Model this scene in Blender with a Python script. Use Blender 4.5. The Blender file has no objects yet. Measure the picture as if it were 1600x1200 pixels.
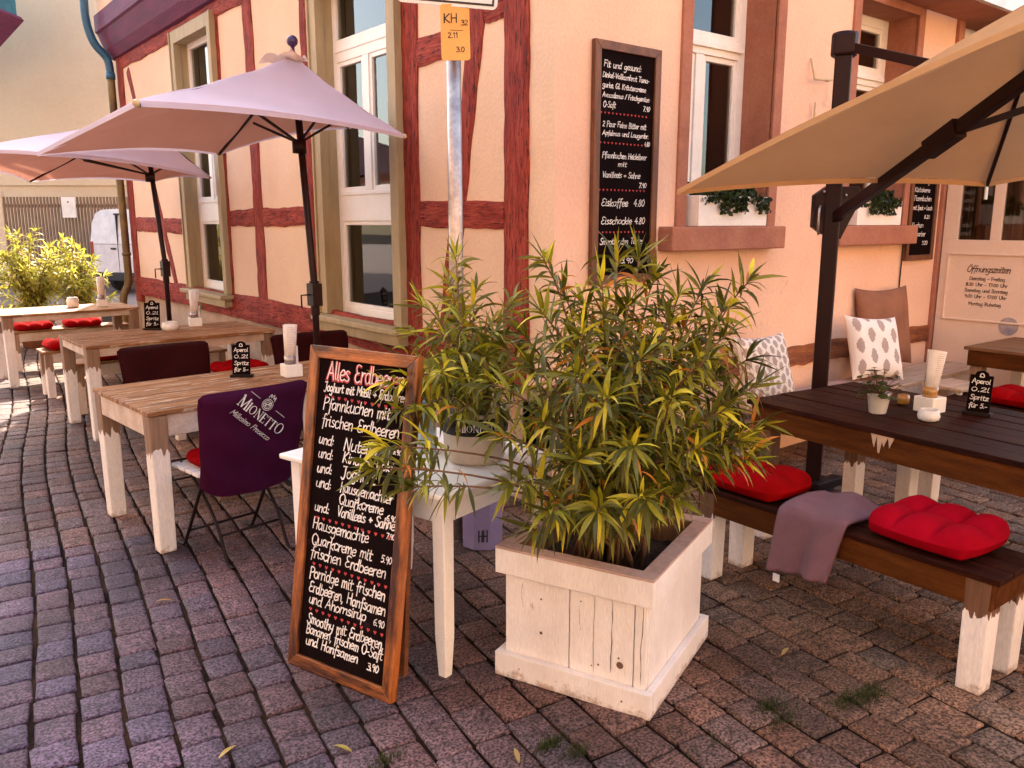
import bpy, bmesh, math, random
from mathutils import Vector, Matrix, Euler
R = math.radians
PI = math.pi
C = bpy.context.scene.collection
S = bpy.context.scene

# ---------------------------------------------------------------- camera
cam_d = bpy.data.cameras.new('camera'); cam = bpy.data.objects.new('camera', cam_d); C.objects.link(cam)
cam.location = (-2.98, -3.385, 1.65)
cam.rotation_euler = (R(90 - 11.15), 0, -math.atan2(.622, .783))
cam_d.sensor_width = 36; cam_d.lens = 28.935; cam_d.clip_start = .05; cam_d.clip_end = 400
S.camera = cam
# ---------------------------------------------------------------- world and sun
SUN_AZ = math.atan2(.41, .91); SUN_EL = R(43)
W = bpy.data.worlds.new('World'); S.world = W; W.use_nodes = True
wn = W.node_tree; wn.nodes.clear()
wo = wn.nodes.new('ShaderNodeOutputWorld'); wb = wn.nodes.new('ShaderNodeBackground'); sky = wn.nodes.new('ShaderNodeTexSky')
sky.sky_type = 'NISHITA'; sky.sun_disc = False; sky.sun_elevation = SUN_EL; sky.sun_rotation = SUN_AZ
sky.air_density = 1.0; sky.dust_density = 3.0; sky.ozone_density = 1.0
wm = wn.nodes.new('ShaderNodeMixRGB'); wm.blend_type = 'MULTIPLY'; wm.inputs[0].default_value = 1; wm.inputs[2].default_value = (1.0, .95, .84, 1)
wn.links.new(sky.outputs[0], wm.inputs[1]); wn.links.new(wm.outputs[0], wb.inputs[0]); wn.links.new(wb.outputs[0], wo.inputs[0])
wb.inputs[1].default_value = .15
sl = bpy.data.lights.new('sun', 'SUN'); sl.energy = 2.8; sl.angle = R(.5); sl.color = (1, .88, .70)
so = bpy.data.objects.new('sun', sl); C.objects.link(so)
sd = Vector((math.sin(SUN_AZ) * math.cos(SUN_EL), math.cos(SUN_AZ) * math.cos(SUN_EL), math.sin(SUN_EL)))
so.rotation_euler = (-sd).to_track_quat('-Z', 'Y').to_euler(); so.location = (3, 6, 14)
S.view_settings.view_transform = 'Standard'; S.view_settings.look = 'None'
S.view_settings.exposure = 2.7; S.view_settings.gamma = 1
S.cycles.max_bounces = 8; S.cycles.transparent_max_bounces = 12; S.cycles.use_denoising = True

# ---------------------------------------------------------------- helpers
def tag(o, label=None, cat=None, group=None, kind=None):
    if label: o['label'] = label
    if cat: o['category'] = cat
    if group: o['group'] = group
    if kind: o['kind'] = kind
    return o
def thing(name, label, cat, loc=(0, 0, 0), rz=0, group=None, rx=0, ry=0):
    o = bpy.data.objects.new(name, None); C.objects.link(o)
    o.location = loc; o.rotation_euler = (rx, ry, rz); o.empty_display_size = .05
    return tag(o, label, cat, group)
def dup(root, loc, rz=None, label=None, group=None, scale=None):
    def cp(o, parent):
        c = o.copy(); C.objects.link(c); c.parent = parent
        for ch in list(o.children): cp(ch, c)
        return c
    r = cp(root, None); r.location = loc
    if rz is not None: r.rotation_euler = (r.rotation_euler[0], r.rotation_euler[1], rz)
    if label: r['label'] = label
    if group: r['group'] = group
    if scale: r.scale = scale
    return r
def smooth_all(me):
    me.polygons.foreach_set('use_smooth', [True] * len(me.polygons))
class MB:
    def __init__(s): s.v = []; s.f = []; s.c = []; s.cur = (1, 1, 1)
    def add(s, vs, fs):
        n = len(s.v); s.v += [tuple(v) for v in vs]; s.f += [tuple(i + n for i in f) for f in fs]; s.c += [s.cur] * len(fs); return s
    def box(s, x0, x1, y0, y1, z0, z1, M=None):
        vs = [Vector((x, y, z)) for z in (z0, z1) for y in (y0, y1) for x in (x0, x1)]
        if M: vs = [M @ v for v in vs]
        return s.add(vs, [(0, 2, 3, 1), (4, 5, 7, 6), (0, 1, 5, 4), (2, 6, 7, 3), (0, 4, 6, 2), (1, 3, 7, 5)])
    def beam(s, p0, p1, w, d, up=(0, 0, 1), w1=None, d1=None):
        p0 = Vector(p0); p1 = Vector(p1); a = (p1 - p0).normalized(); u = Vector(up)
        x = a.cross(u); x = x.normalized() if x.length > 1e-4 else Vector((1, 0, 0)); y = x.cross(a).normalized()
        w1 = w1 or w; d1 = d1 or d; vs = []
        for p, ww, dd in ((p0, w, d), (p1, w1, d1)):
            for i, j in ((-1, -1), (1, -1), (1, 1), (-1, 1)): vs.append(p + x * ww / 2 * i + y * dd / 2 * j)
        return s.add(vs, [(3, 2, 1, 0), (4, 5, 6, 7), (0, 1, 5, 4), (1, 2, 6, 5), (2, 3, 7, 6), (3, 0, 4, 7)])
    def tube(s, pts, r, n=10, r1=None, caps=True):
        pts = [Vector(p) for p in pts]; m = len(pts); rs = [r + (r1 - r) * i / (m - 1) if r1 is not None else r for i in range(m)]
        prev = None; base = len(s.v); vs = []
        for i, p in enumerate(pts):
            t = (pts[min(i + 1, m - 1)] - pts[max(i - 1, 0)]).normalized()
            if prev is None: x = t.orthogonal().normalized()
            else:
                x = prev - t * prev.dot(t); x = x.normalized() if x.length > 1e-5 else t.orthogonal().normalized()
            prev = x; y = t.cross(x)
            for k in range(n):
                a = 2 * PI * k / n; vs.append(p + (x * math.cos(a) + y * math.sin(a)) * rs[i])
        fs = [(i * n + k, i * n + (k + 1) % n, (i + 1) * n + (k + 1) % n, (i + 1) * n + k) for i in range(m - 1) for k in range(n)]
        if caps: fs += [tuple(range(n))[::-1], tuple((m - 1) * n + k for k in range(n))]
        return s.add(vs, fs)
    def lathe(s, prof, n=28, c=(0, 0, 0), cap0=True, cap1=True):
        vs = [(c[0] + r * math.cos(2 * PI * k / n), c[1] + r * math.sin(2 * PI * k / n), c[2] + z) for r, z in prof for k in range(n)]
        m = len(prof)
        fs = [(i * n + k, i * n + (k + 1) % n, (i + 1) * n + (k + 1) % n, (i + 1) * n + k) for i in range(m - 1) for k in range(n)]
        if cap0: fs.append(tuple(range(n))[::-1])
        if cap1: fs.append(tuple((m - 1) * n + k for k in range(n)))
        return s.add(vs, fs)
    def prism(s, poly, h, M=None):   # poly in xy, extruded z 0..h
        n = len(poly); vs = [Vector((x, y, 0)) for x, y in poly] + [Vector((x, y, h)) for x, y in poly]
        if M: vs = [M @ v for v in vs]
        return s.add(vs, [tuple(range(n))[::-1], tuple(range(n, 2 * n))] + [(i, (i + 1) % n, n + (i + 1) % n, n + i) for i in range(n)])
    def ball(s, c, r, n=14, sx=1, sy=1, sz=1):
        prof = [(max(r * math.sin(PI * i / n), 1e-4), -r * math.cos(PI * i / n)) for i in range(n + 1)]
        vs = [(c[0] + a * sx * math.cos(2 * PI * k / n), c[1] + a * sy * math.sin(2 * PI * k / n), c[2] + z * sz) for a, z in prof for k in range(n)]
        return s.add(vs, [(i * n + k, i * n + (k + 1) % n, (i + 1) * n + (k + 1) % n, (i + 1) * n + k) for i in range(n) for k in range(n)])
    def build(s, name, mat, parent=None, smooth=False, bevel=0, seg=2, label=None, col=False, solid=0, loc=None, rot=None):
        me = bpy.data.meshes.new(name); me.from_pydata(s.v, [], s.f); me.validate(); me.update()
        if col and len(me.polygons) == len(s.c):
            at = me.color_attributes.new('Col', 'FLOAT_COLOR', 'CORNER'); arr = []
            for p, c in zip(me.polygons, s.c): arr += [c[0], c[1], c[2], 1.0] * p.loop_total
            at.data.foreach_set('color', arr)
        if smooth: smooth_all(me)
        me.materials.append(mat)
        o = bpy.data.objects.new(name, me); C.objects.link(o)
        if parent: o.parent = parent
        if loc: o.location = loc
        if rot: o.rotation_euler = rot
        if solid:
            m = o.modifiers.new('s', 'SOLIDIFY'); m.thickness = solid; m.offset = 0
        if bevel:
            m = o.modifiers.new('b', 'BEVEL'); m.width = bevel; m.segments = seg; m.limit_method = 'ANGLE'; m.angle_limit = R(40)
        if label: o['label'] = label
        return o

def catmull(P, n=4):
    P = [Vector(p) for p in P]
    if len(P) < 3: return P
    out = []
    for i in range(len(P) - 1):
        a = P[max(i - 1, 0)]; b = P[i]; c = P[i + 1]; d = P[min(i + 2, len(P) - 1)]
        for k in range(n):
            t = k / n
            out.append(.5 * ((2 * b) + (c - a) * t + (2 * a - 5 * b + 4 * c - d) * t * t + (3 * b - a - 3 * c + d) * t ** 3))
    out.append(P[-1]); return out

# ---------------------------------------------------------------- materials
MATS = {}
def mat(name, c1, c2=None, scale=6, stretch=(1, 1, 1), rough=.7, bump=.15, bscale=60, metal=0, c3=None, detail=6,
        lo=.35, hi=.65, worn=None, worn_amt=.0, worn_scale=5, attr=False, trans=0, coat=0, bstretch=None, spec=None, sss=0, fine=.12):
    m = bpy.data.materials.new(name); m.use_nodes = True; nt = m.node_tree; N = nt.nodes; L = nt.links
    b = N['Principled BSDF']; b.inputs['Roughness'].default_value = rough; b.inputs['Metallic'].default_value = metal
    if spec is not None: b.inputs['Specular IOR Level'].default_value = spec
    if coat: b.inputs['Coat Weight'].default_value = coat; b.inputs['Coat Roughness'].default_value = .15
    tc = N.new('ShaderNodeTexCoord'); mp = N.new('ShaderNodeMapping'); mp.inputs['Scale'].default_value = stretch
    L.new(tc.outputs['Object'], mp.inputs[0])
    nz = N.new('ShaderNodeTexNoise'); nz.inputs['Scale'].default_value = scale; nz.inputs['Detail'].default_value = detail; nz.inputs['Roughness'].default_value = .6
    L.new(mp.outputs[0], nz.inputs[0])
    rp = N.new('ShaderNodeValToRGB'); rp.color_ramp.elements[0].position = lo; rp.color_ramp.elements[1].position = hi
    c2 = c2 or tuple(x * .8 for x in c1)
    rp.color_ramp.elements[0].color = (*c2, 1); rp.color_ramp.elements[1].color = (*c1, 1)
    if c3:
        e = rp.color_ramp.elements.new((lo + hi) / 2); e.color = (*c3, 1)
    L.new(nz.outputs[0], rp.inputs[0]); out = rp.outputs[0]
    fn = N.new('ShaderNodeTexNoise'); fn.inputs['Scale'].default_value = bscale; fn.inputs['Detail'].default_value = 5
    if bstretch:
        m2 = N.new('ShaderNodeMapping'); m2.inputs['Scale'].default_value = bstretch; L.new(tc.outputs['Object'], m2.inputs[0]); L.new(m2.outputs[0], fn.inputs[0])
    else: L.new(mp.outputs[0], fn.inputs[0])
    if fine:
        mr = N.new('ShaderNodeMapRange'); mr.inputs[1].default_value = .25; mr.inputs[2].default_value = .75; mr.inputs[3].default_value = 1 - fine; mr.inputs[4].default_value = 1 + fine
        L.new(fn.outputs[0], mr.inputs[0])
        vm = N.new('ShaderNodeVectorMath'); vm.operation = 'SCALE'; L.new(out, vm.inputs[0]); L.new(mr.outputs[0], vm.inputs['Scale']); out = vm.outputs[0]
    if attr:
        an = N.new('ShaderNodeAttribute'); an.attribute_name = 'Col'
        mx = N.new('ShaderNodeMixRGB'); mx.blend_type = 'MULTIPLY'; mx.inputs[0].default_value = 1
        L.new(out, mx.inputs[1]); L.new(an.outputs['Color'], mx.inputs[2]); out = mx.outputs[0]
    if worn:
        wz = N.new('ShaderNodeTexNoise'); wz.inputs['Scale'].default_value = worn_scale; wz.inputs['Detail'].default_value = 8; wz.inputs['Roughness'].default_value = .7
        L.new(mp.outputs[0], wz.inputs[0])
        wr = N.new('ShaderNodeValToRGB'); wr.color_ramp.elements[0].position = 1 - worn_amt - .02; wr.color_ramp.elements[1].position = 1 - worn_amt + .02
        L.new(wz.outputs[0], wr.inputs[0])
        mx = N.new('ShaderNodeMixRGB'); L.new(wr.outputs[0], mx.inputs[0]); L.new(out, mx.inputs[1]); mx.inputs[2].default_value = (*worn, 1); out = mx.outputs[0]
    m['out'] = 0
    L.new(out, b.inputs['Base Color'])
    if bump:
        bp = N.new('ShaderNodeBump'); bp.inputs['Strength'].default_value = bump; bp.inputs['Distance'].default_value = .01
        L.new(fn.outputs[0], bp.inputs['Height']); L.new(bp.outputs[0], b.inputs['Normal'])
    if trans:
        tr = N.new('ShaderNodeBsdfTranslucent'); L.new(out, tr.inputs[0]); ms = N.new('ShaderNodeMixShader'); ms.inputs[0].default_value = trans
        L.new(b.outputs[0], ms.inputs[1]); L.new(tr.outputs[0], ms.inputs[2]); L.new(ms.outputs[0], N['Material Output'].inputs[0])
    MATS[name] = m
    return m
def dipmat(name, top, bottom, z, amp=.12, rough=.65, sharp=60):
    """painted leg: 'bottom' paint below a ragged line at height z, bare stained wood above it"""
    m = mat(name, bottom, tuple(x * .86 for x in bottom), scale=4, stretch=(3, 3, .7), rough=rough, bump=.25, bscale=50)
    nt = m.node_tree; N = nt.nodes; L = nt.links; b = N['Principled BSDF']
    src = b.inputs['Base Color'].links[0].from_socket
    tc = N.new('ShaderNodeTexCoord'); sx = N.new('ShaderNodeSeparateXYZ'); L.new(tc.outputs['Object'], sx.inputs[0])
    mp = N.new('ShaderNodeMapping'); mp.inputs['Scale'].default_value = (sharp, sharp, 3.0); L.new(tc.outputs['Object'], mp.inputs[0])
    nz = N.new('ShaderNodeTexNoise'); nz.inputs['Scale'].default_value = 1; nz.inputs['Detail'].default_value = 3; L.new(mp.outputs[0], nz.inputs[0])
    a = N.new('ShaderNodeMath'); a.operation = 'MULTIPLY_ADD'; L.new(nz.outputs[0], a.inputs[0]); a.inputs[1].default_value = amp * 2; L.new(sx.outputs[2], a.inputs[2])
    g = N.new('ShaderNodeMath'); g.operation = 'GREATER_THAN'; L.new(a.outputs[0], g.inputs[0]); g.inputs[1].default_value = z + amp
    oi = N.new('ShaderNodeObjectInfo'); rm = N.new('ShaderNodeMath'); rm.operation = 'MULTIPLY_ADD'; L.new(oi.outputs['Random'], rm.inputs[0]); rm.inputs[1].default_value = amp * 1.6; rm.inputs[2].default_value = z + amp * .2; L.new(rm.outputs[0], g.inputs[1]); L.new(oi.outputs['Random'], nz.inputs['Distortion'])
    gr = N.new('ShaderNodeTexNoise'); gr.inputs['Scale'].default_value = 1; m3 = N.new('ShaderNodeMapping'); m3.inputs['Scale'].default_value = (60, 60, 4); L.new(tc.outputs['Object'], m3.inputs[0]); L.new(m3.outputs[0], gr.inputs[0])
    rp = N.new('ShaderNodeValToRGB'); rp.color_ramp.elements[0].position = .3; rp.color_ramp.elements[1].position = .7
    rp.color_ramp.elements[0].color = (*[x * .6 for x in top], 1); rp.color_ramp.elements[1].color = (*top, 1); L.new(gr.outputs[0], rp.inputs[0])
    mx = N.new('ShaderNodeMixRGB'); L.new(g.outputs[0], mx.inputs[0]); L.new(src, mx.inputs[1]); L.new(rp.outputs[0], mx.inputs[2]); L.new(mx.outputs[0], b.inputs['Base Color'])
    return m
PEACH = (.85, .56, .395)
m_wall = mat('plaster_peach', PEACH, (.76, .46, .32), scale=.8, rough=.9, bump=.35, bscale=45, fine=.05, worn=(.68, .43, .30), worn_amt=.38, worn_scale=2.2)
m_wallL = mat('plaster_rose', (.80, .56, .385), (.73, .49, .33), scale=1.3, rough=.9, bump=.35, bscale=45, fine=.05)
m_plinth = mat('plinth_render', (.55, .40, .29), (.40, .27, .19), scale=3, rough=.95, bump=.6, bscale=30)
m_timber = mat('timber_oxblood', (.33, .055, .035), (.20, .024, .016), scale=3, stretch=(6, 6, 1), rough=.75, bump=.9, bscale=12, fine=.3, spec=.2, worn=(.07, .010, .008), worn_amt=.42, worn_scale=9)
m_timberh = mat('timber_oxblood_rail', (.33, .055, .035), (.20, .024, .016), scale=3, stretch=(6, 1, 6), rough=.75, bump=.9, bscale=12, fine=.3, spec=.2, worn=(.07, .010, .008), worn_amt=.42, worn_scale=9)
m_beamR = mat('timber_orange_brown', (.36, .12, .03), (.16, .04, .015), scale=3, stretch=(1, 6, 6), rough=.8, bump=.8, bscale=25, fine=.3)
m_stone = mat('sandstone_red', (.42, .17, .10), (.33, .12, .07), scale=4, rough=.85, bump=.3, bscale=50, fine=.12)
m_white = mat('white_paint', (.90, .86, .80), (.84, .79, .73), scale=5, rough=.45, bump=.08, bscale=60, fine=.04)
m_whitew = mat('white_painted_boards', (.84, .79, .76), (.74, .68, .64), scale=3, stretch=(2, 2, 1), rough=.6, bump=.35, bscale=55, fine=.07, worn=(.42, .26, .18), worn_amt=.31, worn_scale=9, bstretch=(3, 3, .6))
m_olive = mat('casing_olive_grey', (.42, .31, .165), (.34, .25, .13), scale=3, stretch=(4, 4, 1), rough=.6, bump=.15, fine=.08)
m_glassdark = None
m_cream = mat('cream_curtain', (.52, .36, .18), (.25, .13, .05), scale=1, stretch=(28, 28, .4), rough=.9, bump=0, fine=.1, lo=.4, hi=.6)
m_brownc = mat('brown_curtain', (.20, .07, .025), (.06, .018, .008), scale=1, stretch=(28, 28, .4), rough=.9, bump=0, fine=.1, lo=.4, hi=.6)
m_dark = mat('interior_brown', (.45, .25, .07), (.22, .10, .03), scale=2, rough=.9, bump=0)
m_lav = mat('parasol_lavender_canvas', (.76, .68, .82), (.73, .65, .79), scale=4, rough=.9, bump=.15, bscale=300, trans=.35, fine=.03)
m_lav_under = mat('parasol_underside_bounce', (.74, .42, .26), (.70, .39, .24), scale=4, rough=.95, bump=.1, bscale=300, trans=.55, fine=.03, spec=.1)
m_tan = mat('parasol_tan_canvas', (.60, .35, .17), (.56, .32, .155), scale=4, rough=.95, spec=.1, bump=.15, bscale=300, trans=.25, fine=.03)
m_pole = mat('dark_powder_coat', (.022, .005, .005), (.016, .004, .004), spec=.2, rough=.45, bump=.05, fine=.05)
m_metal = mat('galvanised_steel', (.52, .45, .42), (.33, .28, .27), scale=14, rough=.38, metal=.8, bump=.1, fine=.15)
m_blackm = mat('black_metal', (.014, .006, .006), spec=.2, rough=.5, bump=.05)
m_wood = mat('weathered_table_wood', (.40, .165, .05), (.15, .05, .014), spec=.3, scale=2.2, stretch=(1.2, 14, 14), rough=.6, bump=.5, bscale=26, fine=.3, c3=(.30, .135, .05), worn=(.60, .46, .34), worn_amt=.42, worn_scale=3)
m_woodY = mat('weathered_wood_cross', (.26, .11, .035), (.12, .045, .014), scale=2.2, stretch=(14, 1.2, 14), rough=.6, bump=.5, bscale=26, fine=.25)
m_lime = mat('limed_table_frame', (.66, .53, .43), (.48, .34, .25), scale=3, stretch=(2, 2, 2), rough=.7, bump=.4, bscale=40, fine=.12)
m_darkw = mat('dark_stained_wood', (.042, .009, .003), (.012, .002, .0008), scale=2.4, stretch=(14, 1.2, 14), rough=.55, bump=.45, bscale=26, fine=.25, spec=.08)
m_apron = mat('brown_stained_apron', (.11, .034, .007), (.06, .017, .004), scale=2.4, spec=.05, stretch=(10, 1.2, 10), rough=.6, bump=.3, bscale=26, fine=.18)
m_dip = dipmat('leg_white_dipped', (.30, .17, .10), (.84, .75, .67), .50, amp=.10, sharp=30)
m_dipb = dipmat('bench_leg_white_dipped', (.17, .075, .035), (.84, .76, .71), .27, amp=.06, sharp=40)
m_board = mat('chalkboard', (.009, .004, .004), (.006, .003, .003), spec=.04, scale=5, rough=.9, bump=.05, bscale=80, worn=(.020, .011, .011), worn_amt=.38, worn_scale=3)
m_frame = mat('frame_burnt_pine', (.42, .145, .035), (.11, .028, .010), scale=2.4, stretch=(5, 5, 1), rough=.45, bump=.35, bscale=30, fine=.25, coat=.25)
m_frameH = mat('frame_burnt_pine_rail', (.42, .125, .022), (.045, .011, .005), lo=.40, hi=.60, scale=2.4, stretch=(1, 5, 5), rough=.45, bump=.35, bscale=30, fine=.25, coat=.25)
m_framed = mat('frame_dark_oak', (.20, .068, .022), (.09, .026, .010), scale=2.4, stretch=(5, 5, 1), rough=.5, bump=.35, bscale=30, fine=.25)
m_chalk = mat('chalk_white', (.86, .82, .78), (.70, .66, .62), scale=60, rough=.95, bump=0, fine=.15)
m_chalkr = mat('chalk_red', (.50, .06, .06), (.40, .04, .05), scale=60, rough=.95, bump=0, fine=.15)
m_ink = mat('black_ink', (.03, .02, .015), rough=.7, bump=0)
m_redc = mat('red_cushion_cloth', (.30, .002, .003), (.20, .0012, .0018), spec=.03, scale=5, rough=.85, bump=.25, bscale=250, fine=.06)
m_burg = mat('burgundy_cover_cloth', (.046, .002, .024), (.034, .0015, .018), spec=.12, scale=5, rough=.8, bump=.2, bscale=250, fine=.06)
m_maroon = mat('maroon_cover_cloth', (.030, .002, .003), (.022, .0015, .002), spec=.12, scale=5, rough=.85, bump=.2, bscale=250)
m_pil = mat('cushion_print', (.84, .77, .70), (.80, .72, .65), scale=5, rough=.9, bump=.2, bscale=250, attr=True, fine=.04)
m_brownp = mat('brown_velvet', (.28, .115, .06), (.20, .075, .04), scale=4, rough=.85, bump=.2, bscale=200)
m_mauve = mat('mauve_fleece', (.20, .092, .105), (.155, .07, .08), scale=5, rough=.95, bump=.3, bscale=220)
m_grey = mat('grey_seat_pad', (.40, .27, .22), (.34, .22, .18), scale=5, rough=.95, bump=.2, bscale=200)
m_leaf = mat('oleander_leaf', (1, 1, 1), (.75, .75, .75), scale=10, spec=.3, rough=.42, bump=0, attr=True, trans=.28, fine=.08)
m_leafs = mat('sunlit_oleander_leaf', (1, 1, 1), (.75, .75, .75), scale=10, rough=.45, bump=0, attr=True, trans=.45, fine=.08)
m_stem = mat('twig_bark', (.20, .10, .045), (.10, .045, .02), scale=12, rough=.8, bump=.3)
m_soil = mat('potting_soil', (.06, .03, .018), (.025, .012, .008), scale=20, rough=1, bump=.9, bscale=60, fine=.4)
m_porc = mat('white_ceramic', (.82, .78, .74), rough=.25, bump=0, fine=.02, coat=.3)
m_paper = mat('menu_paper', (.80, .74, .70), (.74, .67, .62), rough=.8, bump=.02, fine=.03)
m_print = mat('grey_print', (.30, .24, .24), rough=.8, bump=0)
m_yel = mat('hydrant_sign_yellow', (.82, .40, .09), (.74, .35, .07), rough=.5, bump=.05, fine=.05)
m_signw = mat('sign_white', (.80, .76, .72), rough=.4, bump=0, fine=.02)
m_van = mat('van_white_paint', (.66, .60, .62), rough=.35, bump=0, fine=.02, coat=.4)
m_rubber = mat('black_rubber', (.02, .015, .015), rough=.7)
m_tail = mat('tail_lamp_red', (.30, .02, .015), rough=.25)
m_pale = mat('pale_render', (.66, .52, .36), (.60, .46, .31), scale=.5, rough=.95, bump=.2, bscale=12, fine=.04)
m_fence = mat('fence_brown_slats', (.24, .15, .09), (.18, .10, .06), scale=5, rough=.8, bump=.2)
m_zinc = mat('downpipe_olive_zinc', (.22, .14, .045), (.10, .06, .025), scale=4, rough=.5, metal=.3, bump=.1)
m_blue = mat('downpipe_blue_graded', (.03, .13, .22), (.02, .08, .16), scale=4, rough=.45, bump=.1)
m_purple = mat('jetty_purple_boards', (.15, .018, .075), (.09, .010, .055), scale=2, stretch=(6, 1, 6), rough=.7, bump=.6, bscale=20, fine=.2)
m_roof = mat('clay_tiles', (.25, .09, .05), (.14, .05, .03), scale=8, rough=.85, bump=.6, bscale=12)
m_orange = mat('facade_orange', (.66, .42, .24), (.58, .36, .20), scale=1, rough=.95, bump=.2, bscale=20)
m_purpb = mat('lilac_tub', (.30, .24, .42), (.26, .21, .38), rough=.4, bump=.05, fine=.05)
m_teal = mat('teal_painted_eave', (.02, .16, .20), (.015, .10, .14), rough=.6, bump=.2)
m_terra = mat('terracotta', (.42, .16, .07), (.32, .11, .05), rough=.85, bump=.2)
m_green = mat('green_straw', (.18, .42, .16), rough=.6, bump=0)
m_brass = mat('cream_iron', (.62, .46, .25), (.5, .36, .2), rough=.5, bump=.1)
m_gold = mat('honey_glass', (.45, .22, .05), rough=.15, bump=0, coat=.6)
def glass_mat():
    m = bpy.data.materials.new('window_glass'); m.use_nodes = True; nt = m.node_tree; N = nt.nodes; L = nt.links; N.remove(N['Principled BSDF'])
    t = N.new('ShaderNodeBsdfTransparent'); t.inputs[0].default_value = (.62, .60, .55, 1); g = N.new('ShaderNodeBsdfGlossy'); g.inputs['Roughness'].default_value = .02
    g.inputs[0].default_value = (.9, .9, .9, 1)
    f = N.new('ShaderNodeFresnel'); f.inputs[0].default_value = 1.9; nz = N.new('ShaderNodeTexNoise'); nz.inputs['Scale'].default_value = 1.2
    bp = N.new('ShaderNodeBump'); bp.inputs['Strength'].default_value = .06; bp.inputs['Distance'].default_value = .05; L.new(nz.outputs[0], bp.inputs['Height']); L.new(bp.outputs[0], g.inputs['Normal'])
    ms = N.new('ShaderNodeMixShader'); L.new(f.outputs[0], ms.inputs[0]); L.new(t.outputs[0], ms.inputs[1]); L.new(g.outputs[0], ms.inputs[2]); L.new(ms.outputs[0], N['Material Output'].inputs[0])
    return m
m_glass = glass_mat()
def cobble_mat():
    m = bpy.data.materials.new('granite_setts'); m.use_nodes = True; nt = m.node_tree; N = nt.nodes; L = nt.links; b = N['Principled BSDF']
    b.inputs['Roughness'].default_value = .7; b.inputs['Specular IOR Level'].default_value = .25
    tc = N.new('ShaderNodeTexCoord'); at = N.new('ShaderNodeAttribute'); at.attribute_name = 'Col'
    n1 = N.new('ShaderNodeTexNoise'); n1.inputs['Scale'].default_value = 105; n1.inputs['Detail'].default_value = 3
    n2 = N.new('ShaderNodeTexNoise'); n2.inputs['Scale'].default_value = 22; n2.inputs['Detail'].default_value = 8; n2.inputs['Roughness'].default_value = .7
    n3 = N.new('ShaderNodeTexNoise'); n3.inputs['Scale'].default_value = 1.3; n3.inputs['Detail'].default_value = 5
    for n in (n1, n2, n3): L.new(tc.outputs['Object'], n.inputs[0])
    r1 = N.new('ShaderNodeMapRange'); r1.inputs[1].default_value = .38; r1.inputs[2].default_value = .62; r1.inputs[3].default_value = .30; r1.inputs[4].default_value = 1.75; L.new(n1.outputs[0], r1.inputs[0])
    r2 = N.new('ShaderNodeMapRange'); r2.inputs[1].default_value = .3; r2.inputs[2].default_value = .7; r2.inputs[3].default_value = .5; r2.inputs[4].default_value = 1.45; L.new(n2.outputs[0], r2.inputs[0])
    r3 = N.new('ShaderNodeMapRange'); r3.inputs[1].default_value = .35; r3.inputs[2].default_value = .65; r3.inputs[3].default_value = .55; r3.inputs[4].default_value = 1.3; L.new(n3.outputs[0], r3.inputs[0])
    a = N.new('ShaderNodeMath'); a.operation = 'MULTIPLY'; L.new(r1.outputs[0], a.inputs[0]); L.new(r2.outputs[0], a.inputs[1])
    a2 = N.new('ShaderNodeMath'); a2.operation = 'MULTIPLY'; L.new(a.outputs[0], a2.inputs[0]); L.new(r3.outputs[0], a2.inputs[1])
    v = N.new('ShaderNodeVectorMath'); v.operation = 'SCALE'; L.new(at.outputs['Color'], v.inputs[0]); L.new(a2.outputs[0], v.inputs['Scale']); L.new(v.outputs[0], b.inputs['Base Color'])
    ad = N.new('ShaderNodeMath'); ad.operation = 'MULTIPLY_ADD'; L.new(n1.outputs[0], ad.inputs[0]); ad.inputs[1].default_value = .4; L.new(n2.outputs[0], ad.inputs[2])
    bp = N.new('ShaderNodeBump'); bp.inputs['Strength'].default_value = .8; bp.inputs['Distance'].default_value = .006; L.new(ad.outputs[0], bp.inputs['Height']); L.new(bp.outputs[0], b.inputs['Normal'])
    return m
m_cob = cobble_mat()
m_joint = mat('joint_dirt', (.05, .026, .014), (.008, .004, .003), lo=.42, hi=.75, scale=4, spec=.1, rough=1, bump=.8, bscale=90, fine=.4)

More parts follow.
